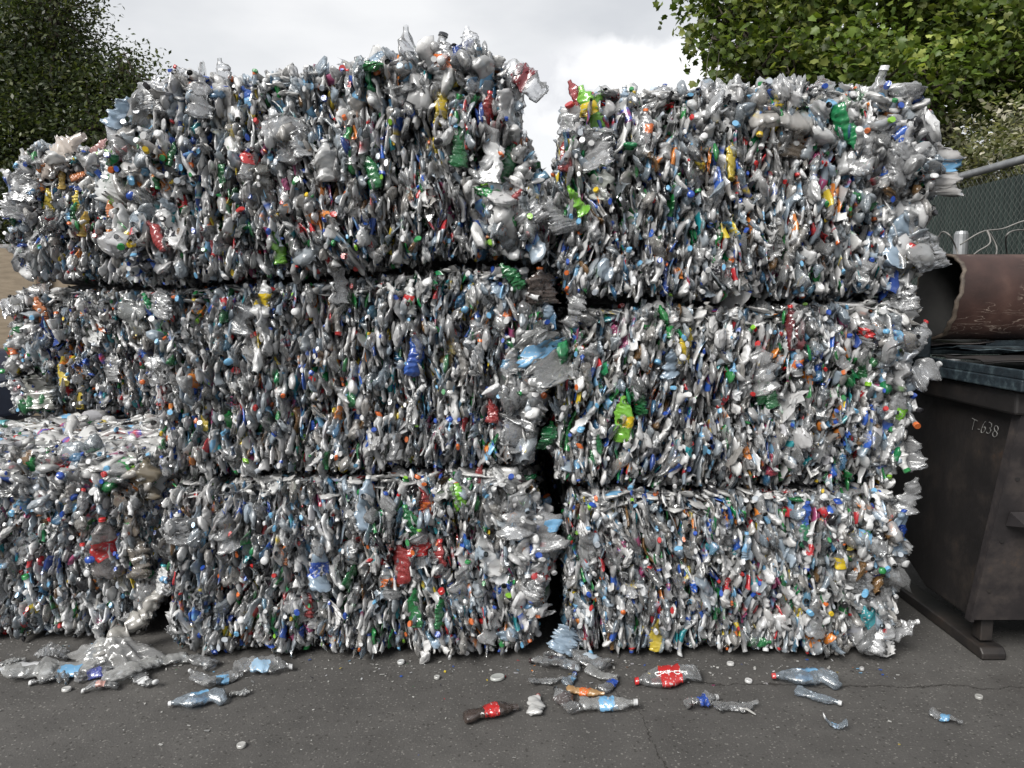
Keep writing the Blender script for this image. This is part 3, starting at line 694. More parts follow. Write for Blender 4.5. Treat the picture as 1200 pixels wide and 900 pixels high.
def place_part(root, bv, pos, B3, s, kd, c, a, cap, lab, r, text, hero=False):
    sets = HI[kd]; d = sets[r.integers(0, 5) if hero and kd in ('water', 'soda') else r.integers(1, len(sets))] if len(sets) > 5 else sets[r.integers(len(sets))]
    Mx = Matrix([[*(B3[i] * s), pos[i] - bv[i]] for i in range(3)] + [[0, 0, 0, 1]])
    o = link(bpy.data.objects.new('plastic_scrap' if kd == 'sheet' else 'crushed_bottle', d['body']), root)
    o.matrix_local = Mx; o.color = (*c, a)
    if text: o['label'] = text
    if cap is not None and d['cap']:
        q = link(bpy.data.objects.new('cap', d['cap']), o); q.color = (*cap, 1)
    if lab is not None and d['label'] and (hero or kd != 'jug'):
        q = link(bpy.data.objects.new('label', d['label']), o); q.color = (*lab, .93)
    return o

YF = 2.99
# order matters: middle rows take their own heroes first
bale('largest bale at the top centre, bulging above its neighbour with loose bottles on its crown',
     [(150,322),(132,250),(128,200),(138,150),(150,122),(200,92),(260,94),(330,88),(400,80),(450,73),(500,64),(545,56),(584,70),(602,92),(608,120),(612,165),(628,205),(644,260),(642,300),(560,298),(480,308),(400,318),(300,324),(200,328)],
     YF - .04, 1.22, loose=('top', 'left', 'right'), seed=1)
bale('bale on top of the right stack with an upright white-capped bottle on its crown',
     [(668,344),(648,300),(640,240),(648,190),(662,140),(676,118),(720,110),(790,110),(860,106),(930,104),(1000,104),(1070,106),(1086,122),(1092,165),(1095,200),(1088,250),(1082,300),(1068,338),(1000,346),(900,349),(800,348)],
     YF - .01, 1.22, loose=('top', 'right'), seed=2, shear=.03)
bale('middle bale of the centre stack with a large clear jug bulging at its right end',
     [(192,552),(182,500),(176,440),(178,390),(184,340),(240,334),(330,330),(420,324),(520,316),(600,312),(624,330),(636,370),(650,410),(642,450),(630,490),(622,530),(600,546),(500,548),(400,554),(300,556)],
     YF + .02, 1.22, loose=('right',), seed=3)
bale('middle bale of the right stack with a yellow-labelled green bottle near its left end',
     [(652,562),(646,500),(650,440),(660,390),(690,362),(760,358),(880,358),(1000,354),(1056,352),(1064,380),(1068,430),(1072,480),(1062,530),(1052,566),(950,570),(850,572),(740,572)],
     YF + .03, 1.22, loose=('right',), seed=4)
bale('bottom bale of the centre stack resting on asphalt, green bottles near its right end',
     [(200,770),(194,720),(190,660),(192,600),(200,566),(300,562),(400,560),(500,556),(600,552),(625,580),(640,620),(645,670),(635,710),(622,752),(600,770),(450,773),(320,773)],
     YF, 1.22, loose=('right',), seed=5)
bale('bottom bale of the right stack resting on asphalt beside the dumpster',
     [(664,770),(660,720),(662,650),(664,600),(676,580),(760,578),(880,578),(980,576),(1040,574),(1050,610),(1055,650),(1052,700),(1044,745),(1028,770),(900,773),(760,773)],
     YF, 1.22, loose=('right',), seed=6)
bale('low bale at the lower left with its pale top exposed and a big red-labelled bottle',
     [(-225,750),(-235,700),(-235,600),(-228,545),(-100,540),(20,538),(110,538),(168,545),(178,580),(180,640),(178,700),(168,738),(120,752),(0,752),(-120,752)],
     3.16, 1.25, loose=('top',), seed=7, dens=1.15)
bale('far left upper bale against the dark tree, with yellow containers in its face',
     [(25,325),(12,290),(8,245),(10,205),(28,172),(70,172),(120,180),(180,178),(300,176),(380,180),(388,240),(384,326),(250,333),(130,333)],
     4.46, 1.1, loose=('left', 'top'), seed=8, dens=.75)
bale('far left middle bale seated behind the exposed top of the low bale',
     [(20,488),(8,460),(4,420),(10,370),(14,345),(60,338),(150,338),(300,338),(382,340),(388,400),(384,488),(250,490),(120,490)],
     4.47, 1.1, loose=('left',), seed=9, dens=.75)
bale('shaded bale underneath the far left stack, behind the low bale',
     [(22,640),(8,600),(6,540),(12,500),(60,494),(200,494),(382,494),(388,560),(384,640),(200,642)],
     4.49, 1.1, quiet=True, seed=10, dens=.3)

for k_, (za, zb, lb_) in enumerate([(.01, .71, 'lowest shaded bale behind the dark gap between the two stacks'), (.72, 1.42, 'middle shaded bale behind the dark gap between the two stacks'), (1.43, 2.12, 'topmost shaded bale glimpsed through the gap between the two stacks')]):
    yb = 4.34; cxs = [-.62, -.66, -.64, -.2, .4, .95, .97, .94]
    zs_ = [za + .03, (za + zb) / 2, zb - .03, zb, zb, zb - .03, (za + zb) / 2, za + .03]
    def topx(X, Z):
        dz = Z - CH; zc = yb * cp - dz * sp; yc = yb * sp + dz * cp
        return (600 + F * X / zc, 450 - F * yc / zc)
    bale(lb_, [topx(a, b) for a, b in zip(cxs, zs_)], yb, 1.0, quiet=True, seed=20 + k_, dens=.3)

# ------------------------------------------------------------------ loose bottles on the ground (each its own thing)
def ground_bottle(px, py, kd, lnp, ang, body, cap, lab, label, v=None, flat=1., gname='crushed_bottle', cat='bottle', zoff=0., text=None, tilt=0.):
    """ang: direction on the ground the neck points to, degrees, 0 = right in the photo, 90 = away"""
    p = ground(px, py, .015)
    mpp = math.hypot(p[1], CH) / F
    s = lnp * mpp / PROF[kd][0] if kd in PROF else lnp * mpp / .15
    a = math.radians(ang)
    zl = np.array([math.cos(a), math.sin(a), math.sin(tilt)]); xl = np.array([R.uniform(-.15, .15), R.uniform(-.15, .15), 1.])
    B3 = basis(zl, xl)
    sets = HI[kd] if kd in ('water', 'soda') and ('crumpled' in label or 'flattened' in label) or (kd == 'big' and 'thin' in label) else GR[kd]; d = sets[(v if v is not None else R.randrange(len(sets))) % len(sets)]
    Vb = np.empty(len(d['body'].vertices) * 3, np.float32); d['body'].vertices.foreach_get('co', Vb); Vb = Vb.reshape(-1, 3)
    S = np.array([(.62 + .38 * flat) * s, s, s])
    W = (Vb * S) @ B3.T
    z = .004 - np.percentile(W[:, 2], 1) + zoff
    Mx = Matrix([[*(B3[i] * S), (p[0], p[1], z)[i]] for i in range(3)] + [[0, 0, 0, 1]])
    o = link(bpy.data.objects.new(gname, d['body'])); o.matrix_world = Mx; o.color = (*body[0], body[1])
    tag(o, label, cat, 'loose plastic fallen on the asphalt')
    if cap is not None and d['cap']: q = link(bpy.data.objects.new('cap', d['cap']), o); q.color = (*cap, 1)
    if lab is not None and d['label']: q = link(bpy.data.objects.new('label', d['label']), o); q.color = (*lab, .95)
    return o
GC, GCB, GW = ((.88,.89,.90), .14), ((.68,.80,.92), .2), ((.88,.89,.88), .26)
GBt = ground_bottle
GBt(576,836,'soda',62,18,((.10,.07,.06),.6),None,RED,'dark crushed soda bottle with red label lying nearest the camera',1)
GBt(628,826,'big',50,78,((.8,.8,.79),.8),(.5,.12,.1),None,'milky white crushed bottle with a reddish neck',3,.6)
GBt(664,822,'big',58,118,GC,BLK,((.12,.1,.1)),'clear bottle with black cap and dark print pointing away',2,.6)
GBt(712,828,'soda',62,-3,GW,WHT,LBL,'clear water bottle with blue label lying flat, neck to the right',5,.6)
GBt(650,778,'big',60,175,GC,(.05,.03,.03),(.06,.03,.03),'clear bottle with dark brown label against the gap between the stacks',4,.7)
GBt(690,775,'big',58,140,GC,None,(.6,.7,.8),'crumpled clear bottle with pale blue label at the foot of the right stack',6,.7)
GBt(640,797,'soda',40,10,GC,None,None,'small flattened clear bottle without cap or label in the pile at the gap',7,.5)
GBt(668,796,'water',34,60,GCB,BLU,LBL,'small bottle with bright blue label in the middle of the pile at the gap',3,.7)
GBt(686,812,'soda',42,-20,((.75,.45,.2),.6),None,ORG,'orange labelled crushed bottle behind the flat water bottle',5,.6)
GBt(705,790,'big',42,-30,GW,None,None,'pale crumpled plastic piece beside the orange labelled bottle',6,.6)
o_red = GBt(783,797,'big',84,182,GC,RED,RED,'large crushed clear soda bottle with broad red label and red cap',max(range(3), key=lambda i: len(GR['big'][i]['label'].polygons)),.8)
def lettering(bottle, word, size, mat, name='lettering'):
    from mathutils.bvhtree import BVHTree
    lab = [c for c in bottle.children if c.name.startswith('label')][0]; bod = bottle.data
    vs = [v.co.copy() for v in lab.data.vertices]; nb = len(vs)
    vs += [v.co.copy() for v in bod.vertices]
    fs = [tuple(p.vertices) for p in lab.data.polygons] + [tuple(i + nb for i in p.vertices) for p in bod.polygons]
    bvh = BVHTree.FromPolygons(vs, fs)
    lz = [v.co.z for v in lab.data.vertices]; ly = [v.co.y for v in lab.data.vertices]
    cz, cy = (min(lz) + max(lz)) / 2, (min(ly) + max(ly)) / 2
    t = bpy.data.curves.new('txt', 'FONT'); t.body = word; t.size = size; t.shear = .35; t.align_x = 'CENTER'; t.align_y = 'CENTER'; t.resolution_u = 3; t.offset = size * .02
    to = bpy.data.objects.new('txt', t); COL.objects.link(to)
    me = bpy.data.meshes.new_from_object(to.evaluated_get(bpy.context.evaluated_depsgraph_get())); bpy.data.objects.remove(to)
    me.materials.clear(); me.materials.append(mat)
    for v in me.vertices:
        z, y = cz - v.co.x, cy - v.co.y * 1.0 - .012
        hit = bvh.ray_cast(Vector((.3, y, z)), Vector((-1, 0, 0)))
        v.co = Vector(((hit[0].x if hit[0] else 0) + .0022, y, z))
    link(bpy.data.objects.new(name, me), lab)
lettering(o_red, 'Coca-Cola', .031, M['white_print'])
GBt(822,823,'water',50,12,GC,WHT,BLU,'narrow clear bottle with small blue mark right of the red labelled bottle',6,.7)
GBt(862,827,'soda',52,8,GC,None,None,'flattened clear bottle with no cap between the red labelled and striped ones',7,.4)
GBt(944,797,'big',74,176,GCB,(.7,.1,.1),LBL,'long clear bottle with blue label and red cap in front of the right stack',5,.5)
GBt(958,816,'soda',48,-35,GCB,WHT,None,'small bent bluish bottle with white cap beside the long blue labelled bottle',6,.6)
GBt(979,850,'water',32,170,GCB,WHT,LBL,'tiny crumpled blue and silver bottle lying alone in front of the right stack',6,.9)
GBt(1108,842,'soda',42,-40,GC,None,LBL,'crushed bottle with blue band lying alone at the far right',7,.6)
GBt(150,790,'big',74,250,GW,WHT,None,'big crumpled clear bottle with white cap toward the camera at left',4,.6)
GBt(118,806,'soda',40,195,GC,WHT,(.7,.4,.35),'bottle end with white cap and pink print in front of the big crumpled bottle',1,.8)
GBt(238,797,'big',52,150,GC,WHT,None,'clear crushed bottle leftmost of the small group before the centre stack',6,.6)
GBt(232,822,'big',62,200,GCB,WHT,LBL,'clear crushed bottle with pale blue label nearest the camera on the left',5,.55)
GBt(262,795,'big',52,20,GC,None,LBL,'clear bottle with bright blue and white label in the left group',3,.6)
GBt(308,783,'big',68,8,GC,WHT,(.4,.6,.8),'long clear bottle with blue band touching the foot of the centre stack',4,.6)
GBt(281,812,'water',26,10,GW,None,None,'small balled up clear bottle right of the pale blue labelled one',6,1.)
GBt(235,775,'big',56,160,GC,None,None,'clear crushed bottle lying under the foot of the centre stack at left',7,.6)
GBt(30,790,'big',74,175,GW,None,(.75,.76,.78),'crumpled clear wrapping at the left edge in front of the low bale',5,.4)
GBt(85,784,'big',76,12,GW,None,LBL,'crumpled clear wrapping with light blue print before the low bale',6,.45)
GBt(112,790,'big',50,35,GC,None,(.06,.08,.35),'crushed bottle with dark blue label between the two crumpled wrappings',2,.5)
GBt(192,775,'big',62,215,GW,None,None,'crumpled clear bottle without cap in the corner between low bale and centre stack',7,.5)
GBt(60,768,'big',56,190,GC,None,None,'thin flattened clear bottle lying just under the low bale edge',7,.4)
GBt(8,777,'soda',46,30,GW,None,None,'crumpled clear bottle cut by the left edge, just under the low bale',4,.5)
GBt(58,797,'soda',50,200,GC,WHT,None,'narrow clear crushed bottle in front of the leftmost crumpled wrapping',6,.5)
GBt(112,770,'soda',52,150,GCB,None,None,'bluish crushed bottle behind the one with the dark blue label',3,.6)
GBt(172,797,'water',44,320,GC,WHT,WHT,'small crushed bottle with white label right of the big crumpled bottle',5,.6)
GBt(655,766,'soda',46,30,GC,None,WHT,'clear bottle with white label tucked deepest into the gap between the stacks',3,.6)
GBt(715,800,'soda',40,60,GC,None,BLU,'small crushed bottle with dark blue label behind the flat water bottle',6,.6)
# a long roll of twisted film leaning out of the corner
def film_roll():
    pts = []
    for i in range(26):
        t = i / 25; p = ground(118 + 86 * t, 775 - 20 * t, 0)
        q = p.copy(); q[2] = .035 + .24 * t ** 1.3; q[1] -= .02 * math.sin(t * 9); q[0] += .01 * math.sin(t * 14); pts.append(q)
    m = 16; V = []
    for i, p in enumerate(pts):
        tdir = Vector(pts[min(i+1, 25)] - pts[max(i-1, 0)]).normalized(); u = tdir.orthogonal().normalized(); w_ = tdir.cross(u)
        rr = .030 * (1 + .25 * math.sin(i * 1.1)) * (1.5 - .7 * i / 25)
        for k in range(m):
            a = 2 * PI * k / m + i * .12
            r2 = rr * (1 + .28 * math.sin(3 * a + i * .5) + .15 * math.sin(7 * a - i * .8))
            q = Vector(p) + (u * math.cos(a) * .8 + w_ * math.sin(a)) * r2; q.z = max(q.z, .004); V.append(tuple(q))
    me = np_mesh('twisted_film', np.array(V), grid_quads(26, m), [M['body']])
    o = link(bpy.data.objects.new('twisted_film', me)); o.color = (.62, .60, .56, .62)
    tag(o, 'long twisted roll of clear film leaning up between the low bale and the centre stack', 'plastic film', 'loose plastic fallen on the asphalt')
film_roll()
def film_heap():
    n = 46; u, v = np.meshgrid(np.linspace(0, 1, n), np.linspace(0, 1, n), indexing='ij')
    P = np.stack([u.ravel(), v.ravel()], 1); r = np.random.default_rng(5)
    rad = np.sqrt(((P - .5) ** 2).sum(1)) * 2
    z = np.clip(1 - rad ** 2, 0, 1) * .03
    for _ in range(16):
        k = r.normal(size=2) * r.uniform(6, 26); z += (np.abs(np.sin(P @ k + r.uniform(0, 6))) - .3) * r.uniform(.004, .016) * np.clip(1.25 - rad, 0.05, 1)
    rad2 = 1 + .2 * np.sin(np.arctan2(P[:, 1] - .5, P[:, 0] - .5) * 5) + .1 * np.sin(np.arctan2(P[:, 1] - .5, P[:, 0] - .5) * 11 + 1)
    c = ground(135, 776)
    X = c[0] + (P[:, 0] - .5) * .34 * rad2; Y = c[1] + (P[:, 1] - .5) * .17 * rad2
    keep = np.stack([X, Y, np.maximum(z, .004) + .004], 1)
    i, k = np.meshgrid(np.arange(n - 1), np.arange(n - 1), indexing='ij')
    q = np.stack([i*n+k, (i+1)*n+k, (i+1)*n+k+1, i*n+k+1], -1).reshape(-1, 4)
    q = q[(rad[q] < 1.02).all(1)]
    me = np_mesh('crumpled_film', keep, q, [M['body']]); o = link(bpy.data.objects.new('crumpled_film', me)); o.color = (.84, .84, .83, .25)
    tag(o, 'wide crumpled sheet of clear film spread on the asphalt under the big crumpled bottle', 'plastic film', 'loose plastic fallen on the asphalt')
film_heap()
# caps and flat lids
for px, py, rp, c, lb in [(583,796,11,(.6,.62,.6),'oval flattened clear cup lying alone before the centre stack'), (877,800,5,(.8,.8,.8),'white cap before the right stack, left of the red capped bottle'),
        (856,780,5,(.75,.75,.74),'small white cap close under the right stack'), (1147,819,5,(.5,.5,.48),'dull flat cap at the far right near the dumpster'),
        (78,810,6,(.72,.72,.7),'white flat cap in front of the crumpled wrappings'), (470,778,5,(.75,.76,.76),'white cap at the foot of the centre stack'),
        (512,796,4,(.6,.6,.58),'small grey cap between the centre stack and the flattened cup'), (283,876,6,(.6,.6,.58),'pale plastic flake near the bottom edge at left'),
        (1010,786,3,(.6,.6,.6),'tiny pale cap right of the long blue labelled bottle')]:
    p = ground(px, py); r_ = rp * .8 * math.hypot(p[1], CH) / F
    n = 20; a = np.arange(n) / n * 2 * PI; V = []
    for rf, z in [(1, 0), (1.02, .5), (.97, .9), (.85, 1), (.8, .97), (.02, .95)]:
        V.append(np.stack([np.cos(a) * rf * r_, np.sin(a) * rf * r_ * (.8 if rp > 8 else 1), np.full(n, z * .010)], 1))
    me = np_mesh('cap', np.concatenate(V), grid_quads(6, n), [M['body']]); o = link(bpy.data.objects.new('bottle_cap' if rp < 8 else 'flattened_cup', me))
    o.location = (p[0], p[1], .004); o.rotation_euler = (R.uniform(-.1, .1), R.uniform(-.1, .1), R.uniform(0, 6)); o.color = (*c, .9)
    tag(o, lb, 'bottle cap' if rp < 8 else 'cup', 'loose plastic fallen on the asphalt')
def flakes():
    r = np.random.default_rng(77); n = 420
    V, Q, C_ = [], [], []
    for i in range(n):
        px = r.uniform(-20, 1070); py = (752 if px < 190 else 772) + abs(r.normal()) * 16 + (r.uniform(0, 110) if r.random() < .12 else 0)
        p = ground(px, py, .003); sz = r.uniform(.002, .007) * (1.6 if r.random() < .1 else 1)
        a = r.uniform(0, 6.3); k = r.uniform(.3, .9); u = np.array([math.cos(a), math.sin(a), r.normal() * .2]); w_ = np.array([-u[1], u[0], r.normal() * .3]) * k
        q = np.stack([p - u*sz - w_*sz, p + u*sz - w_*sz*.6, p + u*sz*.8 + w_*sz, p - u*sz*.9 + w_*sz*.8]); q[:, 2] = np.maximum(q[:, 2], .002) + .001
        c = pick(LABC, r) if r.random() < .25 else (.6, .6, .58)
        V.append(q); Q.append(np.arange(4)[None] + 4*i); C_.append(np.tile([*c, .8], (4, 1)))
    o = link(bpy.data.objects.new('plastic_flakes', np_mesh('plastic_flakes', np.concatenate(V), np.concatenate(Q), [M['stuff']], np.concatenate(C_), False)))
    tag(o, 'tiny plastic flakes and grit scattered along the foot of the bales', 'plastic flakes', kind='stuff')
flakes()
# white strip by the flattened bottle
b = MB(); p = ground(874, 836)
b.add([(-.03, .012, 0), (-.03, -.012, .003), (.0, .010, .012), (.0, -.010, .014), (.035, .004, 0), (.035, -.006, .002)], [(0, 1, 3, 2), (2, 3, 5, 4), (1, 0, 2, 3), (3, 2, 4, 5)])
o = b.build('paper_strip', M['litter'], None, (p[0], p[1], .006)); o.rotation_euler = (0, 0, -.6)
tag(o, 'small white torn strip sticking out under the flattened clear bottle', 'paper strip', 'loose plastic fallen on the asphalt')

# ------------------------------------------------------------------ dumpster
def dumpster():
    X0, X1 = 1.86, 3.30
    root = empty('dumpster', (X0, 3.4, 0)); off = np.array([X0, 3.4, 0])
    tag(root, 'dark rusty steel dumpster with tapered bottom and worn blue rim beside the bales', 'dumpster')
    prof = [(2.76, 1.12), (3.00, .16), (3.36, .16), (3.66, .29), (3.92, .44), (4.15, 1.12)]
    def loc(prof): return [(y - 3.4, z) for y, z in prof]
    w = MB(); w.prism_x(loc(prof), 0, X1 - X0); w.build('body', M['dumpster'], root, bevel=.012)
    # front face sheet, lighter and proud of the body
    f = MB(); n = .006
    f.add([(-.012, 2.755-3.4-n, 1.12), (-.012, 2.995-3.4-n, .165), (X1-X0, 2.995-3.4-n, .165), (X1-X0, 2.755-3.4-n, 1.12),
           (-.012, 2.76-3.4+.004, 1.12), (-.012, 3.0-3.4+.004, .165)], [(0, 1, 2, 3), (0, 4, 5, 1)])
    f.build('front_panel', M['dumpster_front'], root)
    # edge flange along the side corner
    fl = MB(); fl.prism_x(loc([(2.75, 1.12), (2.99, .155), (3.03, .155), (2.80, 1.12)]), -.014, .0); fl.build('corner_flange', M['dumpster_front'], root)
    # rim rails
    r1 = MB(); r1.box((-.07, 2.70-3.4, 1.122), (.02, 4.2-3.4, 1.165)); r1.box((-.065, 2.70-3.4, 1.165), (-.055, 4.2-3.4, 1.20)); r1.build('side_rail', M['blue_rail'], root, bevel=.006)
    r2 = MB(); r2.box((.022, 2.69-3.4, 1.122), (X1-X0, 2.78-3.4, 1.165)); r2.build('front_rail', M['blue_rail'], root, bevel=.006)
    r3 = MB(); r3.box((.3, 3.52-3.4, 1.236), (X1-X0, 3.58-3.4, 1.262)); r3.box((-.05, 3.95-3.4, 1.167), (X1-X0, 4.05-3.4, 1.30)); r3.build('lid_support_and_backing', M['blue_rail'], root, bevel=.004)  # rear box: added backing plate that keeps the see-through slot dark
    bx = MB(); bx.box((-.10, 3.48-3.4, 1.168), (.03, 3.90-3.4, 1.30)); bx.box((-.13, 3.55-3.4, 1.02), (-.072, 3.80-3.4, 1.30)); bx.box((-.115, 3.50-3.4, 1.30), (.04, 3.88-3.4, 1.318)); bx.build('hinge_box', M['blue_rail'], root, bevel=.012)
    # under-rim lip and side stiffener
    lp = MB(); lp.box((-.045, 2.76-3.4, 1.03), (-.002, 4.12-3.4, 1.118)); lp.build('rim_lip', M['dumpster'], root, bevel=.01)
    # bracket on the front
    br = MB(); p = at_y(1192, 615, 2.86); x = p[0] - X0; z = p[2]
    br.add([(x-.03, 2.86-3.4, z+.05), (x+.35, 2.86-3.4, z+.05), (x+.35, 2.79-3.4, z+.01), (x-.01, 2.79-3.4, z+.01), (x-.03, 2.88-3.4, z-.01), (x+.35, 2.88-3.4, z-.01)],
           [(0, 1, 2, 3), (3, 2, 5, 4), (0, 3, 4)]); br.build('lift_bracket', M['dumpster_front'], root)
    # rivets along the corner
    for zz in (.3, .52, .78, .98):
        rv = MB(); yy = 2.76 + (1.12 - zz) * .25; rv.tube([(.03, yy-3.4-.012, zz), (.03, yy-3.4+.01, zz)], .009, 8); rv.build('rivet', M['dumpster'], root)
    # legs and skids
    for y in (3.02, 3.9):
        lg = MB(); lg.box((.05, y-3.4, .062), (.10, y-3.4+.06, .17 if y < 3.5 else .47)); lg.build('leg', M['dumpster'], root, bevel=.004)
        lg = MB(); lg.box((X1-X0-.13, y-3.4, .062), (X1-X0-.07, y-3.4+.06, .17 if y < 3.5 else .47)); lg.build('leg', M['dumpster'], root, bevel=.004)
    for x in (.03, X1-X0-.16):
        sk = MB(); sk.prism_x([(2.97-3.4, .004), (4.15-3.4, .004), (4.15-3.4, .05), (2.99-3.4, .05), (2.97-3.4, .03)], x, x + .10); sk.build('skid', M['dumpster'], root, bevel=.006)
    # hand-painted number
    t = bpy.data.curves.new('txt', 'FONT'); t.body = 'T-638'; t.size = .075; t.extrude = .0006; t.shear = .25; t.align_x = 'CENTER'; t.offset = -.0022
    to = bpy.data.objects.new('txt', t); COL.objects.link(to)
    dg = bpy.context.evaluated_depsgraph_get(); me = bpy.data.meshes.new_from_object(to.evaluated_get(dg)); bpy.data.objects.remove(to)
    me.materials.clear(); me.materials.append(M['chalk'])
    for v_ in me.vertices: v_.co.x += .004 * math.sin(v_.co.y * 60); v_.co.y += .004 * math.sin(v_.co.x * 50)
    o = link(bpy.data.objects.new('painted_number', me), root); p = at_x(1152, 508, X0)
    o.matrix_local = Matrix(((0, 0, -1, -.003), (-1, 0, 0, p[1] - 3.4), (0, 1, 0, p[2]), (0, 0, 0, 1)))
    return root
dumpster()

# brown curled steel pipe lying across the dumpster
def pipe():
    X0, X1, yc, rad, n = 1.93, 3.6, 3.55, .195, 72
    zc = 1.262 + rad
    root = empty('steel_pipe', (X0, yc, zc - rad))
    tag(root, 'wide brown scratched steel pipe with a ragged open end lying across the dumpster', 'pipe')
    def ring(x, r, wob):
        V = []
        for k in range(n):
            a = 2 * PI * k / n
            rr = r * (1 + .03 * math.cos(2 * a))
            xx = x + (wob * (.012 * math.sin(3 * a + 1) + .004 * math.sin(11 * a) + .003 * math.sin(23 * a) + .05 * math.cos(a - 2.6)))
            V.append((xx - X0, math.cos(a) * rr * .62, math.sin(a) * rr * 1.02 + rad))
        return V
    xs = [X0, X0 + .04] + list(np.linspace(X0 + .12, X1, 8))
    for nm, r0, mat in (('outer_wall', rad, 'pipe'), ('inner_wall', rad - .012, 'pipe_in')):
        V = []
        for i, x in enumerate(xs): V += ring(x, r0, 1. if i == 0 else (.5 if i == 1 else 0))
        me = np_mesh(nm, np.array(V), grid_quads(len(xs), n) if nm == 'outer_wall' else grid_quads(len(xs), n)[:, ::-1], [M[mat]])
        link(bpy.data.objects.new(nm, me), root)
    V = ring(X0 - .002, rad + .003, 1.) + ring(X0 - .002, rad - .010, 1.) + ring(X0 + .016, rad + .003, 1.) + ring(X0 + .016, rad - .010, 1.)
    q = []
    for k in range(n):
        k2 = (k + 1) % n; q += [(k, k2, n + k2, n + k), (k2, k, 2*n + k, 2*n + k2), (n + k, n + k2, 3*n + k2, 3*n + k)]
    link(bpy.data.objects.new('cut_edge', np_mesh('cut_edge', np.array(V), np.array(q), [M['pipe_edge']])), root)
pipe()
# junk on the rim in the dark slot under the pipe
b = MB(); pts = [(2.02, 3.02, 1.178), (2.10, 3.0, 1.195), (2.2, 3.03, 1.18), (2.32, 3.0, 1.19)]
b.tube(pts, [.008, .014, .012, .006], 7); o = b.build('scrap_strip', M['pipe_edge'], None); tag(o, 'bent rusty scrap strip lying on the dumpster under the brown pipe', 'scrap')

def scrap_sheet(seed, x0, x1, y0, y1, z, mat, label):  # sheets added to fill the see-through slot under the pipe with dark
    r = np.random.default_rng(seed); n = 14
    u, v = np.meshgrid(np.linspace(0, 1, n), np.linspace(0, 1, n), indexing='ij'); P = np.stack([u.ravel(), v.ravel()], 1)
    h = np.zeros(len(P))
    for _ in range(5):
        k = r.normal(size=2) * 7; h += np.abs(np.sin(P @ k + r.uniform(0, 6))) * .009
    top = np.column_stack([x0 + (x1 - x0) * P[:, 0] + .02 * np.sin(P[:, 1] * 9), y0 + (y1 - y0) * P[:, 1] + .015 * np.sin(P[:, 0] * 11 + seed), z + h])
    bot = top - [0, 0, .006]
    i, k = np.meshgrid(np.arange(n - 1), np.arange(n - 1), indexing='ij')
    q = np.stack([i*n+k, (i+1)*n+k, (i+1)*n+k+1, i*n+k+1], -1).reshape(-1, 4)
    e = [a * n for a in range(n)]; e2 = [a * n + n - 1 for a in range(n)]; f_ = list(range(n)); f2 = [(n-1)*n + a for a in range(n)]
    side = []
    for L_ in (e, e2, f_, f2):
        for a, b_ in zip(L_[:-1], L_[1:]): side.append((a, b_, b_ + n*n, a + n*n))
    V = np.concatenate([top, bot]); V -= [x0, y0, z]
    Q = np.concatenate([q, q[:, ::-1] + n*n, np.array(side)])
    o = link(bpy.data.objects.new('scrap_sheet', np_mesh('scrap_sheet', V, Q, [mat], None, False))); o.location = (x0, y0, z)
    tag(o, label, 'scrap sheet')
scrap_sheet(1, 1.86, 2.75, 3.02, 3.42, 1.178, M['dumpster'], 'dark crumpled metal sheet added to darken the slot nearest under the brown pipe')
scrap_sheet(2, 1.92, 2.9, 3.30, 3.9, 1.206, M['blue_rail'], 'faded blue crumpled metal sheet added to fill the slot beneath the brown pipe')
scrap_sheet(4, 1.84, 2.3, 3.52, 3.85, 1.325 - .10, M['dumpster_front'], 'small dark scrap sheet added to fill the slot at the pipe mouth beside the bale')

# ------------------------------------------------------------------ fence on the right, running away from the camera
def fence():
    XF, Ya, Yb, HT = 3.62, 1.2, 13.0, 2.43
    root = empty('chain_link_fence', (XF, Ya, 0)); tag(root, 'tall chain link fence with dark green privacy screen and grey top rail at right', 'fence')
    b = MB(); b.tube([(0, 0, HT), (0, Yb - Ya, HT)], .030, 12); b.build('top_rail', M['galv'], root, smooth=True)
    for y in np.arange(.6, Yb - Ya, 2.6):
        p = MB(); p.tube([(.045, y, 0), (.045, y, HT - .03)], .03, 10); p.build('post', M['galv'], root, smooth=True)
    # corrugated slats
    V = []; ny = 1500; ys = np.linspace(0, Yb - Ya, ny); x = .012 + .006 * np.sin(ys * 2 * PI / .06)
    for z in (.03, HT * .5, HT - .10): V.append(np.column_stack([x, ys, np.full(ny, z)]))
    i = np.arange(ny - 1); q = np.concatenate([np.stack([i + r_*ny, i + 1 + r_*ny, i + 1 + (r_+1)*ny, i + (r_+1)*ny], 1) for r_ in range(2)])
    link(bpy.data.objects.new('privacy_screen', np_mesh('privacy_screen', np.concatenate(V), q, [M['slat']], smooth=False)), root)
    # chain link diamonds as zigzag wires
    m = MB(); W = .06; st = .06
    V, Q, off = [], [], 0
    for y in np.arange(0, Yb - Ya, W):
        for sgn in (0, 1):
            zs = np.arange(.05, HT, st); yy = y + W * (((np.arange(len(zs)) + sgn) % 2)) ; xx = -.004 + .003 * (((np.arange(len(zs)) + sgn) % 2) * 2 - 1)
            rr = .0022
            base = np.column_stack([xx, yy, zs])
            prof = [(rr, 0), (-rr*.5, rr*.87), (-rr*.5, -rr*.87)]
            for a_, b_ in prof: V.append(base + np.array([a_, b_, 0]))
            k = len(zs); i = np.arange(k - 1)
            for c_ in range(3):
                A_, B_ = off + c_*k, off + ((c_+1) % 3)*k
                Q.append(np.stack([A_+i, A_+i+1, B_+i+1, B_+i], 1))
            off += 3*k
    link(bpy.data.objects.new('wire_mesh', np_mesh('wire_mesh', np.concatenate(V), np.concatenate(Q), [M['mesh_wire']])), root)
fence()
b = MB(); p = at_y(1127, 271, 5.4); b.tube([(0, 0, 0), (0, 0, p[2] - .02), (0, 0, p[2])], [.045, .045, .036], 14)
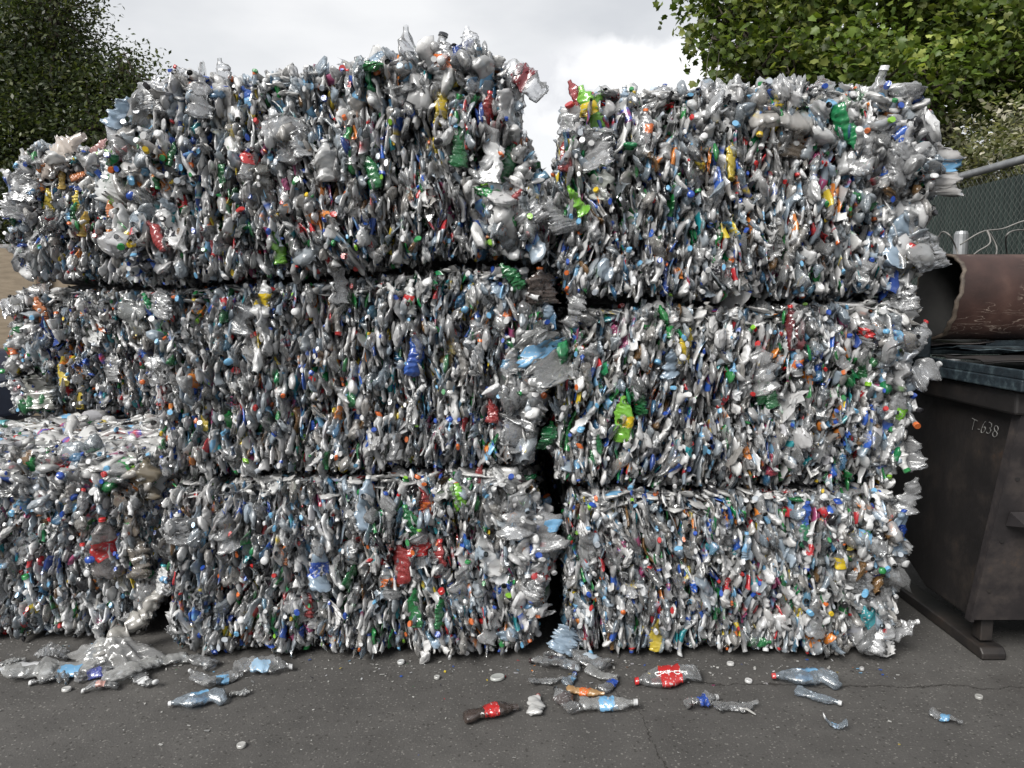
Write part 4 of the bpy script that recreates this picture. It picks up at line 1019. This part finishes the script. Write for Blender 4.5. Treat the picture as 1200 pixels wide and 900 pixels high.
o = b.build('steel_post', M['galv'], None, (p[0], p[1], 0), smooth=False); tag(o, 'short round grey steel post standing before the green fence, above the pipe', 'post')
def wire_coil(seed, pts_px, Y, label):
    r = random.Random(seed); pts = [tuple(at_y(px, py, Y + r.uniform(-.1, .1))) for px, py in pts_px]
    P = [Vector(p) for p in pts]; out = []
    for i in range(len(P) - 1):
        p0, p1, p2, p3 = P[max(i-1, 0)], P[i], P[i+1], P[min(i+2, len(P)-1)]
        for t in np.linspace(0, 1, 8, endpoint=False):
            out.append(.5 * ((2*p1) + (p2-p0)*t + (2*p0-5*p1+4*p2-p3)*t*t + (-p0+3*p1-3*p2+p3)*t**3))
    out.append(P[-1])
    b = MB(); b.tube(out, .0045, 6); o = b.build('loose_wire', M['dull_wire'], None, smooth=True); tag(o, label, 'wire', 'tangled scrap wires above the dumpster')
wire_coil(1, [(1085,330),(1092,300),(1102,274),(1112,275),(1120,290),(1123,305),(1122,330)], 4.3, 'pale wire arching from the bale side to the grey post')
wire_coil(2, [(1188,320),(1180,295),(1179,278),(1186,271),(1200,270),(1214,276),(1222,300),(1216,330)], 4.3, 'pale wire loop at the right edge above the brown pipe')
wire_coil(3, [(1128,330),(1140,300),(1160,285),(1157,270),(1168,290),(1166,310),(1180,330)], 4.4, 'kinked wire between the grey post and the right hand loop')
wire_coil(4, [(1125,287),(1150,272),(1175,268),(1205,258),(1240,262)], 4.5, 'thin wire rising to the right across the green fence')
# two thin wires sticking up from the right stack
for k, (a_, b_, c_) in enumerate([((826,106),(829,70),(836,38)), ((838,106),(840,88),(843,60))]):
    b = MB(); b.tube([at_y(*a_, 3.3), at_y(*b_, 3.32), at_y(*c_, 3.3)], .0012, 5); o = b.build('baling_wire_end', M['wire'], None)
    tag(o, ['longer thin wire sticking up from the top of the right stack', 'shorter thin wire sticking up from the top of the right stack'][k], 'wire', 'wire ends on the right stack')

# ------------------------------------------------------------------ foliage
SYC = np.array([(0,-.42),(.20,-.36),(.46,-.26),(.36,-.06),(.54,.14),(.30,.22),(.04,.56),(-.26,.24),(-.50,.18),(-.38,-.04),(-.44,-.30),(-.22,-.34)])
def leaves(lobes, n, size, cols, r, shape='oval', clump=.5, droop=.3):
    """lobes: (cx,cy,cz, rx,ry,rz). Leaves gathered in sprays through the volume of each lobe"""
    wts = np.array([l[3] * l[4] * l[5] for l in lobes]) ** .8; wts /= wts.sum()
    per = 14; nb = n // per
    li = r.choice(len(lobes), nb, p=wts); L_ = np.array(lobes)[li]
    d = r.normal(size=(nb, 3)); d /= np.linalg.norm(d, axis=1)[:, None]
    rad = r.random(nb) ** (1/3.5) ; cl = L_[:, :3] + d * rad[:, None] * L_[:, 3:6]
    c = np.repeat(cl, per, 0) + r.normal(size=(nb * per, 3)) * clump * np.array([1, 1, .6])
    m = len(c)
    nrm = r.normal(size=(m, 3)) * .75 + np.array([0, -.2, .8]); nrm /= np.linalg.norm(nrm, axis=1)[:, None]
    cc_tilt = 0; t = r.normal(size=(m, 3)) + np.array([0, 0, -droop]); t -= nrm * (t * nrm).sum(1)[:, None]; t /= np.linalg.norm(t, axis=1)[:, None]
    s = np.cross(nrm, t); sz = size * r.uniform(.6, 1.25, m)
    cc = np.array([cols[i] for i in r.choice(len(cols), nb)]); cc = cc * (.75 + .5 * (np.sin(cl * 2.1).sum(1) * .5 + .5)[:, None].clip(0, 1)); cc = np.repeat(cc, per, 0) * r.uniform(.7, 1.3, (m, 1))
    if shape == 'syc':
        K = len(SYC); V = np.empty((m, K + 1, 3))
        V[:, 0] = c + nrm * (sz * .06)[:, None]
        for k, (a, b_) in enumerate(SYC): V[:, k + 1] = c + s * (a * sz)[:, None] + t * (b_ * sz)[:, None] - nrm * (sz * .12 * (abs(a) * 2))[:, None]
        base = (np.arange(m) * (K + 1))[:, None]
        T = np.stack([np.stack([np.zeros(m, int), np.full(m, k + 1), np.full(m, (k + 1) % K + 1)], 1) + base for k in range(K)], 1).reshape(-1, 3)
        col = np.repeat(cc, K + 1, 0); V = V.reshape(-1, 3); Q = None
    else:
        V = np.stack([c - t * (sz * .5)[:, None], c + s * (sz * .24)[:, None] + nrm * (sz*.05)[:, None], c + t * (sz * .5)[:, None], c - s * (sz * .24)[:, None] + nrm * (sz*.05)[:, None]], 1).reshape(-1, 3)
        Q = (np.arange(m) * 4)[:, None] + np.arange(4)[None]; T = None; col = np.repeat(cc, 4, 0)
    return V, Q, T, np.column_stack([col, np.ones(len(col))]), cl
def tree(name, label, base, trunk_r, trunk_h, lobes, n, size, cols, seed, shape, clump, droop=.3, fork=None):
    r = np.random.default_rng(seed)
    root = empty(name, base); tag(root, label, 'tree')
    bx = np.array(base)
    V, Q, T, col, cl = leaves(lobes, n, size, cols, r, shape, clump, droop)
    me = np_mesh('crown', V - bx, Q, [M['leaf']], col, False, None, T); link(bpy.data.objects.new('crown', me), root)
    tb = MB(); tb.tube([(0, 0, 0), (.05, .03, trunk_h * .5), (0, 0, trunk_h)], [trunk_r * 1.25, trunk_r, trunk_r * .8], 12)
    tb.build('trunk', M['bark'], root, smooth=True)
    lb = MB(); f = np.array([0, 0, trunk_h])
    for l in lobes:
        c = np.array(l[:3]) - bx; mid = (f + c) / 2 + r.normal(size=3) * .2
        lb.tube([f - [0, 0, .2], mid, c], [trunk_r * .5, trunk_r * .3, trunk_r * .14], 7)
        near = cl[np.linalg.norm((cl - bx - c) / np.array(l[3:6]), axis=1) < 1.0]
        for q in near[r.choice(len(near), min(26, len(near)), replace=False)]:
            q = q - bx; m2 = (c + q) / 2 + r.normal(size=3) * .12
            lb.tube([c + r.normal(size=3) * .05, m2, q], [trunk_r * .12, trunk_r * .07, trunk_r * .03], 5)
    lb.build('limbs', M['bark'], root, smooth=True)
def lobe(px, py, Y, rpx, rpy, ry): 
    p = at_y(px, py, Y); k = Y / F; return (p[0], p[1], p[2], rpx * k, ry, rpy * k)
DK = [(.035, .05, .022), (.048, .066, .028), (.065, .082, .034), (.026, .038, .017), (.088, .10, .04)]
tree('oak_tree', 'tall dark evergreen oak with a dense crown behind the left bales', (-7.6, 13., 0), .28, 2.2,
     [lobe(25, 60, 13, 72, 60, 1.4), lobe(60, 20, 12.8, 46, 50, 1.0), lobe(-20, 130, 12.6, 70, 80, 1.4), lobe(60, 130, 12.6, 62, 70, 1.2), lobe(100, 90, 13, 36, 40, .9), lobe(154, 100, 13, 38, 38, .8), lobe(125, 150, 12.5, 50, 60, 1.), lobe(20, 210, 12.5, 80, 90, 1.4), lobe(100, 240, 12.8, 80, 80, 1.2), lobe(-60, 30, 13, 80, 90, 1.5), lobe(40, -60, 13, 60, 60, 1.2), lobe(-90, 200, 12.6, 90, 120, 1.5)],
     100000, .085, DK, 21, 'oval', .20)
MG = [(.08, .125, .028), (.11, .16, .035), (.15, .20, .045), (.055, .085, .02), (.22, .25, .07), (.05, .07, .018), (.12, .16, .03)]
tree('sycamore_tree', 'broad sycamore with bright green lobed leaves behind the right stack', (5.9, 9.2, 0), .20, 2.6,
     [lobe(870, 40, 8.6, 46, 46, .7), lobe(905, 80, 8.4, 46, 38, .7), lobe(850, -20, 8.8, 50, 40, .8), lobe(960, 25, 8.8, 62, 60, .9), lobe(1000, 85, 8.4, 66, 40, .8), lobe(1060, 30, 9.2, 66, 60, 1.), lobe(1085, 105, 8.6, 50, 40, .8), lobe(1140, 60, 9., 72, 60, 1.), lobe(1210, 20, 9.4, 80, 80, 1.2), lobe(1200, 110, 9.2, 56, 40, .9), lobe(1000, -60, 9., 110, 60, 1.2), lobe(1160, -80, 9.4, 120, 70, 1.3), lobe(1290, 60, 9.8, 90, 90, 1.3), lobe(930, 120, 8.8, 60, 50, .7)],
     40000, .082, MG, 22, 'syc', .17, .5)
def hedge():
    r = np.random.default_rng(31)
    root = empty('hedge', (5.0, 8.0, 0)); tag(root, 'pale flowering hedge rising above the green fence at right', 'hedge')
    lobes = []
    for y in np.arange(4.5, 13, .55):
        for k in range(2): lobes.append((4.65 + r.uniform(-.25, .35), y + r.uniform(-.2, .2), 2.48 + r.uniform(-.1, .30) + .05 * (y - 6), .55, .5, .55))
        lobes.append((4.6, y, 1.4, .6, .5, .8))
    lobes = [(max(l[0], 3.8 + l[3]), *l[1:]) for l in lobes]
    cols = [(.07, .08, .032), (.10, .105, .05), (.26, .25, .18), (.04, .05, .02), (.34, .32, .26), (.13, .135, .07), (.035, .038, .018)]
    V, Q, T, col, cl = leaves(lobes, 60000, .065, cols, r, 'oval', .10)
    bx = np.array([5., 8., 0])
    link(bpy.data.objects.new('foliage', np_mesh('foliage', V - bx, Q, [M['leaf']], col, False)), root)
    b = MB()
    for y in np.arange(4.6, 13, .8):
        b.tube([(-.4, y - 8, 0), (-.35, y - 8 + .05, 1.2), (-.4, y - 8, 2.3)], [.05, .035, .015], 7)
        for k in range(6):
            q = cl[r.integers(len(cl))] - bx
            if abs(q[1] - (y - 8)) < .8: b.tube([(-.37, y - 8, 1.4), ((q[0] - .37) / 2, (q[1] + y - 8) / 2, q[2] * .8 + .2), tuple(q)], [.02, .012, .005], 5)
    b.build('stems', M['bark'], root, smooth=True)
hedge()

# ------------------------------------------------------------------ far left: plywood fence and a parked car behind the bales
def plywood():
    root = empty('plywood_fence', (-7., 9.4, 0)); tag(root, 'plywood board fence with brown posts, glimpsed at the far left', 'fence')
    for k in range(4):
        b = MB(); b.box((-2.4 + k*1.222, 0, .02), (-2.4 + k*1.222 + 1.215, .02, 2.10)); b.build('board', M['plywood'], root)
    for x in (-2.35, -1.18, .04, 1.38, 2.48):
        b = MB(); b.box((x - .05, -.10, 0), (x + .05, -.003, 2.25)); b.build('post', M['brown_wood'], root, bevel=.005)
plywood()
def car():
    root = empty('parked_car', (-5.3, 6.9, 0)); tag(root, 'dark blue parked car half hidden behind the far left bales', 'car')
    # body runs to the left; nose at right (+x)
    side = [(-4.0, .35), (-4.05, .75), (-3.9, 1.0), (-3.2, 1.06), (-2.6, 1.45), (-1.3, 1.50), (-.45, 1.08), (.35, .95), (.55, .72), (.55, .35), (.42, .25), (-3.8, .25)]
    V = []; 
    for y, sh in ((-.82, .0), (-.86, 0), (.86, 0)):
        pass
    b = MB(); n = len(side)
    v = []
    for y in (-.85, -.70, .70, .85):
        for x, z in side:
            inn = 0 if abs(y) < .8 else .10 * (z > 1.1)
            yy = y if z < 1.1 else y * .86
            v.append((x, yy, z if abs(y) < .8 or z < .9 else z - .02))
    f = [tuple(range(n - 1, -1, -1)), tuple(3*n + i for i in range(n))]
    for s in range(3):
        for i in range(n): f.append((s*n+i, s*n+(i+1) % n, (s+1)*n+(i+1) % n, (s+1)*n+i))
    b.add(v, f); b.build('body', M['car_paint'], root, bevel=.03)
    w = MB(); w.add([(-3.0, -.752, 1.12), (-.75, -.752, 1.12), (-1.35, -.742, 1.42), (-2.55, -.742, 1.42)], [(0, 1, 2, 3)]); w.build('window', M['car_glass'], root)
    for x in (-3.2, -.22):
        for y in (-.80, .80):
            t = MB(); R0, r1 = .32, .20; nn = 28; vv = []; s = -1 if y < 0 else 1
            for rr, yy in ((r1, y - .09), (R0 - .03, y - .10), (R0, y - .07), (R0, y + .07), (R0 - .03, y + .10), (r1, y + .09)):
                for k in range(nn): a = 2*PI*k/nn; vv.append((x + math.cos(a)*rr, yy, .32 + math.sin(a)*rr))
            t.add(vv, [tuple(int(i) for i in q) for q in grid_quads(6, nn)]); tyre_root = t.build('wheel', M['rubber'], root, smooth=True)
            rm = MB(); rm.tube([(x, y - .07, .32), (x, y + .07, .32)], r1, 20); rm.build('rim', M['rim'], tyre_root)
car()

# ------------------------------------------------------------------ ground
me = bpy.data.meshes.new('ground'); S = 400
me.from_pydata([(-S, -S, 0), (S, -S, 0), (S, S, 0), (-S, S, 0)], [], [(0, 1, 2, 3)]); me.materials.append(M['asphalt'])
g = link(bpy.data.objects.new('ground', me)); tag(g, kind='structure')

# ------------------------------------------------------------------ sky, sun, camera
w = bpy.data.worlds.new('World'); sc.world = w; w.use_nodes = True
nt = w.node_tree; nt.nodes.clear(); L = nt.links.new
out = N(nt, 'ShaderNodeOutputWorld'); bg = N(nt, 'ShaderNodeBackground'); bg.inputs['Strength'].default_value = .1
SUN_EL, SUN_AZ = math.radians(40), math.radians(215)     # azimuth clockwise from +Y: behind the camera, to the left
sky = N(nt, 'ShaderNodeTexSky', sky_type='NISHITA'); sky.sun_disc = False; sky.sun_elevation = SUN_EL; sky.sun_rotation = SUN_AZ
tc = N(nt, 'ShaderNodeTexCoord')
mp = N(nt, 'ShaderNodeMapping'); mp.inputs['Scale'].default_value = (1, 1, 2.4); L(tc.outputs['Generated'], mp.inputs['Vector'])
n1 = N(nt, 'ShaderNodeTexNoise'); n1.inputs['Scale'].default_value = 1.6; n1.inputs['Detail'].default_value = 6; n1.inputs['Roughness'].default_value = .5; L(mp.outputs[0], n1.inputs['Vector'])
r1 = ramp(nt, [(.34, (3.3, 3.4, 3.6)), (.50, (4.0, 4.08, 4.2)), (.66, (5.5, 5.5, 5.5))]); L(n1.outputs['Fac'], r1.inputs[0])
# cumulus bank low in the gap at right: bright heap with a lumpy upper edge
sx = N(nt, 'ShaderNodeSeparateXYZ'); L(tc.outputs['Generated'], sx.inputs[0])
n2 = N(nt, 'ShaderNodeTexNoise'); n2.inputs['Scale'].default_value = 7; n2.inputs['Detail'].default_value = 6; n2.inputs['Roughness'].default_value = .55; L(tc.outputs['Generated'], n2.inputs['Vector'])
d0 = ray(762, 128); d0 = d0 / np.linalg.norm(d0)
vs = N(nt, 'ShaderNodeVectorMath', operation='SUBTRACT'); L(tc.outputs['Generated'], vs.inputs[0]); vs.inputs[1].default_value = tuple(d0)
vm = N(nt, 'ShaderNodeVectorMath', operation='MULTIPLY'); L(vs.outputs[0], vm.inputs[0]); vm.inputs[1].default_value = (.75, 1, 1.15)
vl = N(nt, 'ShaderNodeVectorMath', operation='LENGTH'); L(vm.outputs[0], vl.inputs[0])
dd = mathn(nt, 'ADD', vl.outputs['Value'], mathn(nt, 'MULTIPLY', mathn(nt, 'SUBTRACT', n2.outputs['Fac'], .5), .16))
rc = ramp(nt, [(.088, (1, 1, 1)), (.108, (0, 0, 0))]); L(dd, rc.inputs[0])
cum = ramp(nt, [(.38, (4.9, 4.9, 5.0)), (.52, (6.8, 6.75, 6.7))]); L(n2.outputs['Fac'], cum.inputs[0])
cl = mixc(nt, rc.outputs[0], r1.outputs[0], cum.outputs[0])
L(mixc(nt, .93, sky.outputs[0], cl), bg.inputs['Color']); L(bg.outputs[0], out.inputs[0])

sd = bpy.data.lights.new('sun', 'SUN'); sd.energy = 3.3; sd.angle = math.radians(30); sd.color = (1, .97, .92)
so = link(bpy.data.objects.new('sun', sd))
dirv = Vector((math.sin(SUN_AZ) * math.cos(SUN_EL), math.cos(SUN_AZ) * math.cos(SUN_EL), math.sin(SUN_EL)))
so.rotation_euler = dirv.to_track_quat('Z', 'Y').to_euler(); so.location = (-3, -4, 8)

cd = bpy.data.cameras.new('camera'); cd.sensor_width = 36; cd.lens = F / 1200 * 36; cd.clip_end = 1500; cd.clip_start = .05
co = link(bpy.data.objects.new('camera', cd)); co.location = (0, 0, CH); co.rotation_euler = (PI / 2 - PITCH, 0, 0); sc.camera = co

sc.view_settings.view_transform = 'Standard'; sc.view_settings.look = 'None'; sc.view_settings.exposure = .84; sc.view_settings.gamma = 1
sc.cycles.max_bounces = 7; sc.cycles.diffuse_bounces = 2; sc.cycles.glossy_bounces = 1; sc.cycles.transmission_bounces = 3
sc.cycles.transparent_max_bounces = 9; sc.cycles.caustics_reflective = False; sc.cycles.caustics_refractive = False
sc.cycles.sample_clamp_indirect = 4
sc.cycles.use_denoising = True
sc.cycles.denoiser = 'OPENIMAGEDENOISE'
sc.cycles.denoising_input_passes = 'RGB_ALBEDO_NORMAL'
